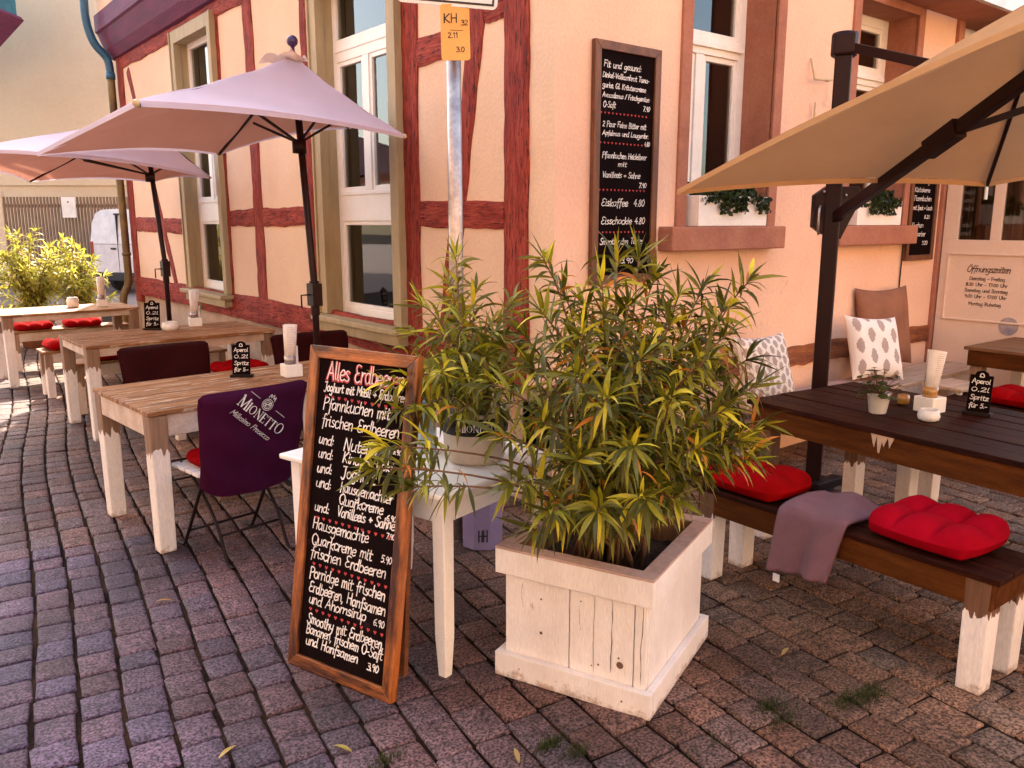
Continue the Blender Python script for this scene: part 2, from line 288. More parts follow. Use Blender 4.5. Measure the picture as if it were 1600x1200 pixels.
# ---------------------------------------------------------------- ground
g = MB(); g.box(-60, 60, -60, 90, -.3, -.012); tag(g.build('ground', m_joint), 'dark sandy bed between and around the cobbles', 'ground', kind='structure')
def cobbles():
    rng = random.Random(3); b = MB()
    r = Vector((.146, .989)).normalized(); p = Vector((.989, -.146)).normalized(); O = Vector((-2.745, -.688))
    W_ = .141
    for i in range(-26, 62):
        s = -6.5 + rng.random() * .2
        far = 14.5
        while s < far:
            ln = rng.uniform(.120, .185) if i < 9 else rng.uniform(.14, .205)
            c = O + p * (i + .5) * W_ + r * (s + ln / 2); s += ln
            x, y = c
            x += .03 * math.sin(y * 1.3 + 1) ; 
            if x > .12 and y > .12 and not (x < -.1): continue
            if x > .12 and y > .1: continue
            if y > 10.5 and rng.random() < -1: continue
            if x < -7 or x > 8.5 or y < -6: continue
            gx = rng.uniform(.005, .0085); gy = rng.uniform(.0025, .0045)
            hw = W_ / 2 - gx; hl = ln / 2 - gy; cut = rng.uniform(.003, .010)
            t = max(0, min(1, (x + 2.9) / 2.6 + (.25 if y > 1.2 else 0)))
            L_ = (.056, .037, .074); Q = (.165, .092, .058)  # cool left, warm right: grading and vignette darkening put into the stones
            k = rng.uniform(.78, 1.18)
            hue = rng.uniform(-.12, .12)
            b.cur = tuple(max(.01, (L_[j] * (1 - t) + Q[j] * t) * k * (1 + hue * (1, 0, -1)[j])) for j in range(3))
            tz = rng.uniform(-.0045, .0035); ta = rng.uniform(-.03, .03); tb = rng.uniform(-.025, .025)
            base = []
            for sx, sy in ((-1, -1), (1, -1), (1, 1), (-1, 1)):
                j1, j2 = rng.uniform(-.004, .004), rng.uniform(-.004, .004)
                if sx == sy: base += [(sx * hw + j1, sy * (hl - cut)), (sx * (hw - cut), sy * hl + j2)]
                else: base += [(sx * (hw - cut), sy * hl + j2), (sx * hw + j1, sy * (hl - cut))]
            vs = []
            for scl, zz in ((1.0, -.02), (1.0, -.0045), (.93, .0), (.6, .0008)):
                for u, v in base:
                    u2, v2 = u * (scl if scl > .95 else (abs(u) - (1 - scl) * .07) / max(abs(u), 1e-5)), v * (scl if scl > .95 else (abs(v) - (1 - scl) * .07) / max(abs(v), 1e-5))
                    q = p * u2 + r * v2
                    vs.append((x + q.x, y + q.y, zz + tz + (ta * u2 + tb * v2 if zz > -.01 else 0)))
            fs = []
            for l in range(3):
                for k2 in range(8): fs.append((l * 8 + k2, l * 8 + (k2 + 1) % 8, (l + 1) * 8 + (k2 + 1) % 8, (l + 1) * 8 + k2))
            fs.append(tuple(range(24, 32)))
            b.add(vs, fs)
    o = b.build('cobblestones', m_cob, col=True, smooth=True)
    tag(o, 'rows of worn granite cobbles covering the square in front of the cafe', 'pavement', kind='structure')
cobbles()
# paved lane beyond the house end
far_g = MB(); far_g.box(-30, 30, 13.9, 50, -.05, .006)
m_lane = mat('lane_asphalt', (.20, .15, .13), (.14, .10, .09), scale=2, rough=.9, bump=.4, bscale=80)
tag(far_g.build('road', m_lane), 'plain lane surface behind the cafe corner', 'road', kind='structure')

# ---------------------------------------------------------------- lettering (single-stroke handwriting)
GL = {
'a': (5.3, "4,4 2.5,5 .8,4 .5,2 1.2,.3 2.6,.2 4,2 4,4.6;4,4.8 4,1 4.9,0"), 'b': (5, ".8,8.5 .8,0;.8,3.5 2,5 4,4.4 4.3,2 3,0 .8,.6"),
'c': (4.6, "4,4.2 2.5,5 .8,4 .5,2 1.4,.2 3,0 4.2,.9"), 'd': (5.3, "4,4 2.5,5 .8,4 .5,2 1.4,.1 3,.3 4,1.8;4.2,8.5 4,1 4.8,0"),
'e': (4.6, ".6,2.4 4,3 3.6,4.7 2.2,5 .7,3.6 .6,1.4 2,0 4.2,.7"), 'f': (3.6, "3.8,8 2.8,8.6 1.8,7.4 1.6,3 1.5,-2.5;.3,4.6 3.4,4.8"),
'g': (5.2, "4,4 2.5,5 .8,4 .6,2 1.8,.4 3.8,1.8;4.1,5 4,-2 2.6,-3.6 .8,-2.8"), 'h': (5, ".8,8.5 .8,0;.8,3 2.4,5 3.9,4.2 4,0"),
'i': (2.4, "1,5 1,.6 1.9,0;1,6.7 1.05,7.2"), 'j': (2.6, "1.6,5 1.5,-2 .2,-3.4;1.6,6.8 1.65,7.2"), 'k': (4.6, ".8,8.5 .8,0;3.8,4.8 1,2.4 4.2,0"),
'l': (2.4, "1,8.5 .9,1 1.9,0"), 'm': (6.9, ".6,5 .7,0;.7,3.2 2,5 3,4.2 3.1,0;3.1,3.2 4.5,5 5.6,4.2 5.8,0"), 'n': (5, ".7,5 .7,0;.7,3.2 2.4,5 3.8,4.2 4,0"),
'o': (5, "2.4,5 .8,4 .5,2 1.4,.2 3.2,.2 4.3,2 4,4 2.4,5"), 'p': (5, ".8,5 .8,-3.5;.8,3.5 2,5 4,4.4 4.3,2 3,.2 .9,.8"),
'q': (5.2, "4,4 2.5,5 .8,4 .6,2 1.8,.4 3.8,1.8;4.1,5 4,-3.4"), 'r': (3.7, ".8,5 .8,0;.8,2.8 2,4.8 3.5,4.7"),
's': (4.2, "3.6,4.5 2,5 .8,4 2.2,2.7 3.6,1.5 2.6,.1 .6,.4"), 't': (3.7, "1.6,7.5 1.5,1 2.4,0 3.5,.5;.2,5 3.5,5.1"),
'u': (5.1, ".7,5 .7,1.4 1.8,0 3.4,.8 3.9,2.4;3.9,5 3.9,.8 4.8,0"), 'v': (4.6, ".4,5 2.2,0;2.2,0 4.2,5"), 'w': (6.4, ".4,5 1.6,.2 3,4.4 4.4,.2 5.8,5"),
'x': (4.6, ".5,5 4,0;4,5 .5,0"), 'y': (4.8, ".6,5 .8,2 2.2,1 4,2.6;4.2,5 3.6,-1.6 1.6,-3.6"), 'z': (4.4, ".5,5 4,5;4,5 .5,0;.5,0 4.2,0"),
'ä': (5.3, "4,4 2.5,5 .8,4 .5,2 1.2,.3 2.6,.2 4,2 4,4.6;4,4.8 4,1 4.9,0;1.4,6.8 1.4,7.3;3.2,6.8 3.2,7.3"), 'ü': (5.1, ".7,5 .7,1.4 1.8,0 3.4,.8 3.9,2.4;3.9,5 3.9,.8 4.8,0;1.4,6.8 1.4,7.3;3.2,6.8 3.2,7.3"),
'ö': (5, "2.4,5 .8,4 .5,2 1.4,.2 3.2,.2 4.3,2 4,4 2.4,5;1.4,6.8 1.4,7.3;3.2,6.8 3.2,7.3"),
'A': (6.6, ".4,0 3.2,8.6;3.2,8.6 5.8,0;1.4,3 5,3.2"), 'B': (6, "1,8.5 .9,0;.9,8.4 4,8 4.4,6 3,4.6 1,4.4;1,4.4 4.6,4 5,1.8 3.4,0 .9,.1"),
'D': (6.4, "1,8.5 .9,0;.9,8.5 4,7.8 5.6,4.6 4.4,1 .9,0"), 'E': (5.4, "4.6,8 2.6,8.6 1.2,7.4 1.8,5 3.4,4.6;3.4,4.6 1.2,4 .6,1.8 2.2,0 4.8,.8"),
'F': (5.4, "1,8.5 1,0;.4,8.5 5,8.4;1,4.6 4,4.7"), 'G': (6.4, "5,7.4 3.4,8.6 1.2,7 .6,3.4 2,.2 4.4,.4 5,3.4;3.2,3.6 5.6,3.6"), 'H': (6.4, "1,8.5 .9,0;5.2,8.5 5,0;.9,4.4 5.2,4.6"),
'I': (2.6, "1.2,8.5 1.1,0"), 'J': (5, ".8,8.4 4.2,8.5;3.2,8.4 3.2,1 2,-1.4 .4,-.4"), 'K': (6, "1,8.5 .9,0;5,8.4 1.2,4;1.2,4 5.2,0"), 'L': (5, "1,8.5 .9,0;.9,.1 4.6,.2"),
'M': (8, ".8,0 1.2,8.5;1.2,8.5 3.8,3;3.8,3 6.4,8.5;6.4,8.5 6.8,0"), 'N': (6.6, ".9,0 1,8.5;1,8.5 5,0;5,0 5.2,8.5"), 'O': (6.8, "3.2,8.6 1,7 .6,3.4 2,.2 4.4,.2 6,3.4 5.4,7 3.2,8.6"),
'P': (5.8, "1,8.5 .9,-.6;.4,7 2.4,8.7 5,7.6 4.4,5 1,4.2"), 'Q': (6.8, "3.2,8.6 1,7 .6,3.4 2,.2 4.4,.2 6,3.4 5.4,7 3.2,8.6;3.8,2 6.6,-.6"), 'R': (6, "1,8.5 .9,0;.9,8.4 4.4,8 4.6,5.4 1,4.4;2,4.4 5.2,0"),
'S': (5.4, "4.8,7.6 3,8.7 1,7.4 2,5 4.4,3.4 4.2,.8 2,-.1 .4,1.2"), 'T': (5.8, ".3,8.4 5.6,8.5;3,8.4 2.9,0"), 'U': (6.2, ".8,8.5 .9,2 2.6,0 4.8,1.6 5.2,8.5"),
'V': (6, ".5,8.5 2.8,0;2.8,0 5.4,8.5"), 'W': (8, ".5,8.5 2,0;2,0 3.9,6;3.9,6 5.6,0;5.6,0 7.4,8.5"), 'Z': (5.8, ".6,8.4 5,8.5;5,8.5 .5,0;.5,0 5.2,.1"), 'Ö': (6.8, "3.2,8.4 1,7 .6,3.4 2,.2 4.4,.2 6,3.4 5.4,7 3.2,8.4;2,9.8 2,10.2;4.4,9.8 4.4,10.2"),
'0': (5, "2.4,8 .8,6 .6,2.6 2,.1 3.8,2 4,5.6 2.4,8"), '1': (3.4, ".6,6 2,8;2,8 2,0"), '2': (5, ".7,6.4 2.2,8 4,6.6 3.4,4.4 .6,.2;.6,.2 4.4,.3"), '3': (4.8, ".8,7.4 3.4,7.8 3.6,5.4 2,4.4;2,4.4 4.2,3.6 3.6,.6 .6,.4"),
'4': (5, "3,8 .5,2.8;.5,2.8 4.6,2.9;3.4,5 3.3,0"), '5': (4.8, "4,8 1.2,7.9;1.2,7.9 1,4.6;1,4.6 3.6,4.8 4,1.8 2.4,0 .6,.6"), '6': (4.8, "3.8,8 1.4,5.6 .8,2 2.4,0 4.2,1.8 3.2,4 1,3"), '7': (4.8, ".6,8 4.4,8;4.4,8 1.8,0"),
'8': (4.8, "2.4,8 .8,6.4 2.2,4.4 4,2.2 2.4,0 .6,2 2.4,4.4 4,6.4 2.4,8"), '9': (4.8, "4,6 2.4,8 .8,6 2,4 4,5.8;4,6 3.4,0"),
',': (2, "1.1,.6 .6,-1.4"), '.': (2, "1,.1 1.05,.6"), ':': (2.2, "1,.4 1.05,.9;1,3.6 1.05,4.1"), '+': (5, ".6,3 4.2,3;2.4,4.8 2.4,1.2"), '-': (4, ".6,3 3.2,3.1"), '/': (4, ".4,0 3.4,8.5"), ' ': (4.2, ""), "'": (2, "1,8.5 .8,7"), '&': (6, "5,1 1.4,6 2.4,8 3.6,6.6 .8,2.4 2,0 5,3"),
}
def text_strokes(txt, x, y, width=None, h=.03, seed=0, slant=.08, jit=.25, wmax=None):
    """polylines of handwriting; h = cap height"""
    rng = random.Random(seed * 77 + len(txt)); k = h / 8.5; out = []; cx = 0
    for ch in txt:
        w, s = GL.get(ch, GL[' ']); dy = rng.uniform(-jit, jit)
        for st in s.split(';'):
            if not st: continue
            pts = [tuple(map(float, q.split(','))) for q in st.split()]
            pts = [(cx + a + slant * b + rng.uniform(-jit, jit) * .5, b + dy + rng.uniform(-jit, jit) * .5) for a, b in pts]
            out.append(pts)
        cx += w * .94
    kx = (width / cx) if width else k
    return [[(x + a * kx, y + b * k) for a, b in st] for st in out]
RW_ = random.Random(99)
def ribbons(mb, strokes, th0, z=0, curve=True):
    for st in strokes:
        th = th0 * RW_.uniform(.78, 1.18)
        P = catmull([(a, b, 0) for a, b in st], 3) if curve and len(st) > 2 else [Vector((a, b, 0)) for a, b in st]
        n = len(P); vs = []
        for i, p in enumerate(P):
            t = (P[min(i + 1, n - 1)] - P[max(i - 1, 0)]); t = t.normalized() if t.length > 1e-7 else Vector((1, 0, 0))
            q = Vector((-t.y, t.x, 0)) * th / 2 * RW_.uniform(.85, 1.12); e = t * (th * .4 if i == n - 1 else (-th * .4 if i == 0 else 0))
            vs += [(p.x + q.x + e.x, p.y + q.y + e.y, z), (p.x - q.x + e.x, p.y - q.y + e.y, z)]
        mb.add(vs, [(2 * i, 2 * i + 1, 2 * i + 3, 2 * i + 2) for i in range(n - 1)])
def hearts(mb, x0, y0, x1, y1, n, s, z=0):
    for i in range(n):
        t = i / (n - 1); x = x0 + (x1 - x0) * t; y = y0 + (y1 - y0) * t
        mb.add([(x, y - s, z), (x + s * .9, y + .15 * s, z), (x + s * .5, y + s * .75, z), (x, y + s * .3, z), (x - s * .5, y + s * .75, z), (x - s * .9, y + .15 * s, z)], [(0, 1, 2, 3, 4, 5)])

# ---------------------------------------------------------------- the half-timbered house
house = thing('half_timbered_house', 'peach plastered half-timbered corner house with oxblood beams and white windows', 'house')
def wall_grid(b, axis, u0, u1, z0, z1, holes, t, off=0):
    """wall plane with rectangular holes and reveals of depth t; axis 'x' = plane x=off facing -x (u=y), 'y' = plane y=off facing -y (u=x)"""
    us = sorted({u0, u1} | {h[0] for h in holes} | {h[1] for h in holes}); zs = sorted({z0, z1} | {h[2] for h in holes} | {h[3] for h in holes})
    P = (lambda u, d, z: (off + d, u, z)) if axis == 'x' else (lambda u, d, z: (u, off + d, z))
    for i in range(len(us) - 1):
        for j in range(len(zs) - 1):
            um = (us[i] + us[i + 1]) / 2; zm = (zs[j] + zs[j + 1]) / 2
            if any(h[0] < um < h[1] and h[2] < zm < h[3] for h in holes): continue
            b.add([P(us[i], 0, zs[j]), P(us[i + 1], 0, zs[j]), P(us[i + 1], 0, zs[j + 1]), P(us[i], 0, zs[j + 1])], [(0, 1, 2, 3) if axis == 'y' else (3, 2, 1, 0)])
def reveals(b, axis, h, t, off=0):
    P = (lambda u, d, z: (off + d, u, z)) if axis == 'x' else (lambda u, d, z: (u, off + d, z))
    a, c, z0, z1 = h
    for (ua, za, ub, zb) in ((a, z0, a, z1), (c, z0, c, z1), (a, z1, c, z1), (a, z0, c, z0)):
        b.add([P(ua, 0, za), P(ub, 0, zb), P(ub, t, zb), P(ua, t, za)], [(0, 1, 2, 3)])
LW = [(1.62, 2.68, .93, 3.36), (5.0, 6.05, .93, 3.5)]
b = MB(); wall_grid(b, 'x', 0, 8.6, .72, 6.2, LW, .2)
b.build('wall', m_wallL, house, label='rose plaster infill on the long left side')
RW = [(1.06, 1.90, 1.62, 3.55), (2.90, 3.75, 1.62, 3.22), (4.50, 5.6, .0, 3.3)]
b = MB(); wall_grid(b, 'y', 0, 9.5, .60, 6.2, RW, .26)
wall_r = b.build('wall', m_wall, house, label='smooth peach plaster wall on the right side')
b = MB(); b.box(.03, .3, .06, 8.56, -.1, .72); b.box(.03, 4.42, .03, .3, -.1, .62); b.box(5.62, 9.4, .03, .3, -.1, .62)
b.build('plinth', m_plinth, house)
b = MB(); b.box(.0, 9.5, 8.59, 8.6, 0, 6.2); b.box(9.49, 9.5, 0, 8.6, 0, 6.2); b.build('wall', m_wallL, house, label='plain rear walls')
# dark rooms behind the windows
b = MB(); b.box(.75, .78, .9, 8.3, 0, 3.6); b.box(.2, 7.2, 1.3, 1.33, 0, 3.6); b.box(.05, 7.2, .05, 8.3, 3.56, 3.6); b.box(.1, 7.2, .1, 8.3, .55, .6)
b.build('interior_wall', m_dark, house)
# reveals
b = MB(); reveals(b, 'y', RW[2], .4); b.build('door_reveal', m_stone, house)
# timbers of the left wall
def timber(y0, z0, y1, z1, w, horiz=False, x=-.014, seed=0):
    """irregular hewn beam lying in the plaster plane"""
    rng = random.Random(int(abs(y0 * 91 + z0 * 37 + y1 * 11) * 10)); a = Vector((0, y0, z0)); c = Vector((0, y1, z1)); d = c - a; n = max(6, int(d.length / .09)); t = d.normalized(); q = Vector((0, -t.z, t.y))
    mb = MB(); vs = []; o1 = o2 = 0
    for i in range(n + 1):
        p = a + d * i / n; o1 = o1 * .7 + rng.uniform(-.007, .007); o2 = o2 * .7 + rng.uniform(-.007, .007)
        e1 = p + q * (w / 2 + o1); e2 = p - q * (w / 2 + o2); xo = x + rng.uniform(-.003, .003)
        vs += [(.03, e1.y, e1.z), (xo + .006, e1.y, e1.z), (xo, (e1.y * 5 + e2.y) / 6, (e1.z * 5 + e2.z) / 6), (xo, (e1.y + e2.y * 5) / 6, (e1.z + e2.z * 5) / 6), (xo + .006, e2.y, e2.z), (.03, e2.y, e2.z)]
    fs = [(i * 6 + k, i * 6 + k + 1, (i + 1) * 6 + k + 1, (i + 1) * 6 + k) for i in range(n) for k in range(5)] + [(0, 5, 4, 3, 2, 1), tuple(n * 6 + k for k in range(6))]
    mb.add(vs, fs); mb.build('timber_beam', m_timberh if horiz else m_timber, house)
timber(.32, .85, .31, 3.9, .215, x=-.018)
timber(1.43, .85, 1.42, 3.9, .19, x=-.018)
timber(1.06, .93, .62, 3.15, .155, x=-.012)
timber(1.33, 1.70, .43, 1.69, .165, True)
timber(1.33, 2.70, .74, 2.72, .165, True); timber(.60, 2.85, .43, 2.86, .2, True)
timber(1.33, 3.30, .43, 3.32, .17, True)
timber(3.0, .85, 2.98, 3.7, .13)
timber(4.10, .85, 4.10, 3.7, .20)
timber(4.0, 1.69, 3.05, 1.70, .16, True); timber(4.84, 1.68, 4.2, 1.69, .15, True)
timber(4.95, .85, 4.93, 3.7, .19)
timber(8.42, .6, 8.40, 3.7, .26, x=-.02)
timber(6.75, .93, 8.05, 3.5, .12); timber(6.22, .93, 6.22, 3.7, .10)
timber(8.27, 1.62, 6.28, 1.60, .17, True)
timber(8.55, .82, .23, .83, .235, True, x=-.022)
timber(8.5, 3.62, .2, 3.62, .14, True, x=-.02)
# beam over the plinth, right wall
mb = MB(); rng = random.Random(8); n = 60; vs = []
for i in range(n + 1):
    x = .0 + 4.48 * i / n; a, c = rng.uniform(-.008, .008), rng.uniform(-.012, .008); yo = -.016 + rng.uniform(-.004, .003)
    vs += [(x, .03, .762 + a), (x, yo, .758 + a), (x, yo, .615 + c), (x, .03, .61 + c)]
mb.add(vs, [(i * 4 + k, i * 4 + k + 1, (i + 1) * 4 + k + 1, (i + 1) * 4 + k) for i in range(n) for k in range(3)] + [(0, 3, 2, 1), (n * 4, n * 4 + 1, n * 4 + 2, n * 4 + 3)])
mb.build('sill_beam', m_beamR, house)
# projecting upper floor with coved purple boards on the left side
b = MB(); prof = [(.02, 3.68), (-.05, 3.70), (-.12, 3.80), (-.19, 3.98), (-.215, 4.0), (-.215, 4.2), (.02, 4.2)]
n = len(prof); vs = [(x, y, z) for y in (8.6, -.05) for x, z in prof]
b.add(vs, [tuple(range(n)), tuple(range(n, 2 * n))[::-1]] + [(i, i + 1, n + i + 1, n + i) for i in range(n - 1)])
b.build('jetty', m_purple, house)
b = MB(); b.box(-.19, -.17, -.05, 8.6, 4.2, 6.2); b.build('upper_wall', m_wallL, house)
# white eave board over the right side
b = MB(); b.box(3.2, 9.6, -.36, -.02, 3.28, 3.31); b.build('eave_soffit', m_stone, house)
b = MB(); b.box(3.2, 9.6, -.40, -.362, 3.285, 3.75); eb = b.build('eave_board', m_signw, house)
# roof
b = MB(); b.add([(-.5, -.5, 6.2), (10, -.5, 6.2), (10, 9.1, 6.2), (-.5, 9.1, 6.2), (4.75, -.5, 10.6), (4.75, 9.1, 10.6)], [(0, 4, 5, 3), (1, 2, 5, 4), (0, 1, 4), (2, 3, 5), (0, 3, 2, 1)])
b.build('roof', m_roof, house)
# downpipe at the far corner
def pipe_pts(P): return catmull(P, 5)
b = MB(); b.tube(pipe_pts([(-.33, 8.5, 5.6), (-.33, 8.5, 4.5), (-.33, 8.5, 4.12), (-.26, 8.5, 3.86), (-.12, 8.5, 3.68), (-.10, 8.5, 3.45)]), .05, 14); b.tube([(-.10, 8.5, 3.52), (-.10, 8.5, 3.44)], .056, 14)
b.build('downpipe', m_blue, house, smooth=True, label='upper downpipe bend, tinted blue')  # blue of the colour grade put into the pipe's own colour
b = MB(); b.tube(pipe_pts([(-.10, 8.5, 3.46), (-.10, 8.5, 2.4), (-.10, 8.5, 1.2), (-.11, 8.5, .85), (-.19, 8.5, .62), (-.2, 8.5, .05)]), .048, 14); b.tube([(-.10, 8.5, 2.3), (-.10, 8.5, 2.26)], .058, 14); b.tube([(-.10, 8.5, 1.25), (-.10, 8.5, 1.21)], .058, 14)
b.build('downpipe', m_zinc, house, smooth=True, label='olive brown lower downpipe')

def frame_rect(b, axis, u0, u1, z0, z1, w, d0, d1):
    def bx(a, c, e, f): b.box(d0, d1, a, c, e, f) if axis == 'x' else b.box(a, c, d0, d1, e, f)
    bx(u0, u0 + w, z0, z1); bx(u1 - w, u1, z0, z1); bx(u0 + w, u1 - w, z0, z0 + w); bx(u0 + w, u1 - w, z1 - w, z1)
def left_window(y0, y1, ztop, lab):
    """tall window: fixed light, white panel, twin casement, upper light"""
    cas = MB(); e = .115
    for (a, c, z0, z1) in ((y0 - e, y0 + .012, .93, ztop + e), (y1 - .012, y1 + e, .93, ztop + e), (y0 + .012, y1 - .012, ztop - .01, ztop + e)): cas.box(-.055, .02, a, c, z0, z1)
    for (a, c) in ((y0 - e, y0 - e + .025), (y1 + e - .025, y1 + e)): cas.box(-.068, -.0545, a, c, .93, ztop + e)
    w = cas.build('window', m_olive, house, bevel=.004, label=lab)
    rv = MB(); reveals(rv, 'x', (y0, y1, .93, ztop), .14); rv.build('window_reveal', m_olive, w)
    s = MB(); s.box(-.15, .12, y0 - .17, y1 + .10, .885, .925); s.box(-.10, .02, y0 - .12, y1 + .05, .80, .886); s.build('window_sill', m_olive, w, bevel=.006)
    f = MB(); frame_rect(f, 'x', y0, y1, .93, ztop, .062, .09, .15)
    f.box(.085, .145, y0 + .062, y1 - .062, 1.655, 1.875); f.box(.078, .15, y0 + .05, y1 - .05, 1.85, 1.88)
    f.box(.085, .145, y0 + .062, y1 - .062, 2.83, 2.99); f.box(.078, .15, y0 + .05, y1 - .05, 2.90, 2.93)
    ym = (y0 + y1) / 2 + .02; f.box(.082, .14, ym - .045, ym + .045, 1.88, 2.83)
    for a, c in ((y0 + .062, ym - .045), (ym + .045, y1 - .062)): frame_rect(f, 'x', a, c, 1.88, 2.83, .032, .092, .13)
    frame_rect(f, 'x', y0 + .062, y1 - .062, .992, 1.655, .03, .094, .13)
    f.build('window_frame', m_white, w, bevel=.004)
    p = MB(); p.box(.112, .117, y0 + .06, y1 - .06, .99, 1.66); p.box(.112, .117, y0 + .06, y1 - .06, 1.87, ztop - .06); p.build('pane', m_glass, w)
    cu = MB(); n = 60
    for (a, c) in ((y1 - .36, y1 - .05), (y0 + .05, y0 + .22)):
        vs = []
        for i in range(n + 1):
            y = a + (c - a) * i / n; xx = .20 + .02 * math.sin(i * .9) + .008 * math.sin(i * 2.3); vs += [(xx, y, .95), (xx, y, ztop - .05)]
        cu.add(vs, [(2 * i, 2 * i + 1, 2 * i + 3, 2 * i + 2) for i in range(n)])
    cu.build('curtain', m_cream, w, smooth=True)
    return w
w1 = left_window(1.62, 2.68, 3.36, 'tall olive framed window nearest the corner')
left_window(5.0, 6.05, 3.5, 'tall olive framed window near the far end')
# things on the inner ledge of the near window
b = MB(); b.box(.2, .5, 1.75, 2.4, .93, .98); b.tube([(.32, 1.83, .98), (.32, 1.83, 1.2)], .045, 12); b.tube([(.35, 2.1, .98), (.35, 2.1, 1.03)], .05, 12); b.build('inner_shelf', m_white, w1)

def right_window(x0, x1, ztop, ztr, lab, mull):
    f = MB(); frame_rect(f, 'y', x0, x1, 1.62, ztop, .075, .235, .30)
    f.box(x0 + .075, x1 - .075, .225, .295, ztr - .055, ztr + .055); f.box(x0 + .05, x1 - .05, .205, .295, ztr - .012, ztr + .02)
    xm = (x0 + x1) / 2 - .05; f.box(xm - .04, xm + .04, .228, .29, 1.695, ztr - .055)
    for a, c in ((x0 + .075, xm - .04), (xm + .04, x1 - .075)): frame_rect(f, 'y', a, c, 1.695, ztr - .055, .035, .24, .28)
    frame_rect(f, 'y', x0 + .075, x1 - .075, ztr + .055, ztop - .075, .035, .24, .28)
    w = f.build('window', m_white, house, bevel=.004, label=lab)
    rv = MB(); reveals(rv, 'y', (x0, x1, 1.62, ztop), .30); rv.build('window_reveal', m_stone, w)
    p = MB(); p.box(x0 + .07, x1 - .07, .258, .263, 1.69, ztop - .07); p.build('pane', m_glass, w)
    s = MB()
    for (a, c, z0, z1) in ((x0 - .09, x0, 1.62, ztop + .09), (x1, x1 + .09, 1.62, ztop + .09), (x0, x1, ztop, ztop + .09)): s.box(a, c, -.018, .01, z0, z1)
    s.build('window_surround', m_stone, w, bevel=.004)
    cu = MB(); n = 70
    for (a, c) in ((x1 - .26, x1 - .03), (x0 + .02, x0 + .12)):
        vs = []
        for i in range(n + 1):
            x = a + (c - a) * i / n; yy = .36 + .02 * math.sin(i * .8) + .01 * math.sin(i * 2.1); vs += [(x, yy, 1.6), (x, yy, ztop)]
        cu.add(vs, [(2 * i, 2 * i + 1, 2 * i + 3, 2 * i + 2) for i in range(n)])
    cu.build('curtain', m_brownc, w, smooth=True)
    s = MB(); s.box(x0 - .23, x1 + .08, -.115, .25, 1.475, 1.622); s.build('window_sill', m_stone, w, bevel=.01)
right_window(1.06, 1.90, 3.55, 2.76, 'first right hand window beside the tall menu board', 0)
right_window(2.90, 3.75, 3.22, 2.76, 'second right hand window behind the tan parasol post', 0)
# doorway: surround, transom light, open leaf with the opening hours
b = MB(); b.box(4.40, 4.50, -.03, .02, 0, 3.38); b.box(5.6, 5.7, -.03, .02, 0, 3.38); b.box(4.5, 5.6, -.03, .02, 3.30, 3.38); b.build('door_surround', m_stone, house, bevel=.005)
b = MB(); frame_rect(b, 'y', 4.5, 5.6, 2.35, 3.3, .08, .12, .18); tw = b.build('transom_window', m_white, house, bevel=.004)
b = MB(); b.box(4.58, 5.52, .145, .15, 2.43, 3.22); b.build('pane', m_glass, tw)
b = MB(); b.box(4.44, 4.49, -1.22, -.04, .06, 1.50); b.box(4.44, 4.49, -1.22, -1.10, 1.5, 2.5); b.box(4.44, 4.49, -.16, -.04, 1.5, 2.5); b.box(4.44, 4.49, -1.10, -.16, 2.38, 2.5); b.box(4.44, 4.49, -.50, -.42, 1.5, 2.38)
b.box(4.425, 4.44, -1.16, -.10, 1.375, 1.39); b.box(4.425, 4.44, -1.16, -.10, .82, .835); b.box(4.425, 4.44, -1.16, -1.145, .835, 1.375); b.box(4.425, 4.44, -.115, -.10, .835, 1.375)
m_door = mat('door_cream_paint', (.82, .62, .48), (.78, .58, .44), scale=2, rough=.55, bump=.06, fine=.03)
door = b.build('door', m_door, house, bevel=.003)
b = MB(); b.box(4.462, 4.467, -1.10, -.16, 1.5, 2.38); b.build('pane', m_glass, door)
b = MB(); n = 60; vs = []
for i in range(n + 1):
    y = -1.10 + .94 * i / n; vs += [(4.52 + .012 * math.sin(i * .9), y, 1.5), (4.52 + .012 * math.sin(i * .9), y, 2.38)]
b.add(vs, [(2 * i, 2 * i + 1, 2 * i + 3, 2 * i + 2) for i in range(n)]); b.build('curtain', m_cream, door, smooth=True)
def on_x(mb, name, m, parent, x, y, z):   # text lying in a plane facing -x, reading towards -y
    o = mb.build(name, m, parent); o.matrix_local = Matrix(((0, 0, -1, x), (-1, 0, 0, y), (0, 1, 0, z), (0, 0, 0, 1))); return o
b = MB(); k = dict(slant=0, jit=.05)
ribbons(b, text_strokes('Öffnungszeiten', .03, 0, .34, .052, 1, slant=.3, jit=.1), .0075)
for i, (t, w) in enumerate((('Dienstag - Freitag', .28), ('8:30 Uhr - 17:00 Uhr', .33), ('Samstag und Sonntag', .34), ('9:00 Uhr - 17:00 Uhr', .33), ('Montag Ruhetag', .26))):
    ribbons(b, text_strokes(t, .20 - w / 2, -.068 - i * .05 - (.012 if i == 4 else 0), w, .028, i, **k), .0052)
m_inkb = mat('sign_ink_brown', (.16, .09, .06), rough=.7, bump=0)
on_x(b, 'lettering', m_inkb, door, 4.4375, -.235, 1.235)
b = MB(); b.lathe([(.075, 0), (.075, .004)], 28); o = b.build('round_sticker', mat('sticker_blue_grey', (.25, .22, .27), (.5, .4, .36), scale=9, rough=.4), door); o.matrix_local = Matrix(((0, 0, -1, 4.438), (-1, 0, 0, -.64), (0, 1, 0, .80), (0, 0, 0, 1)))
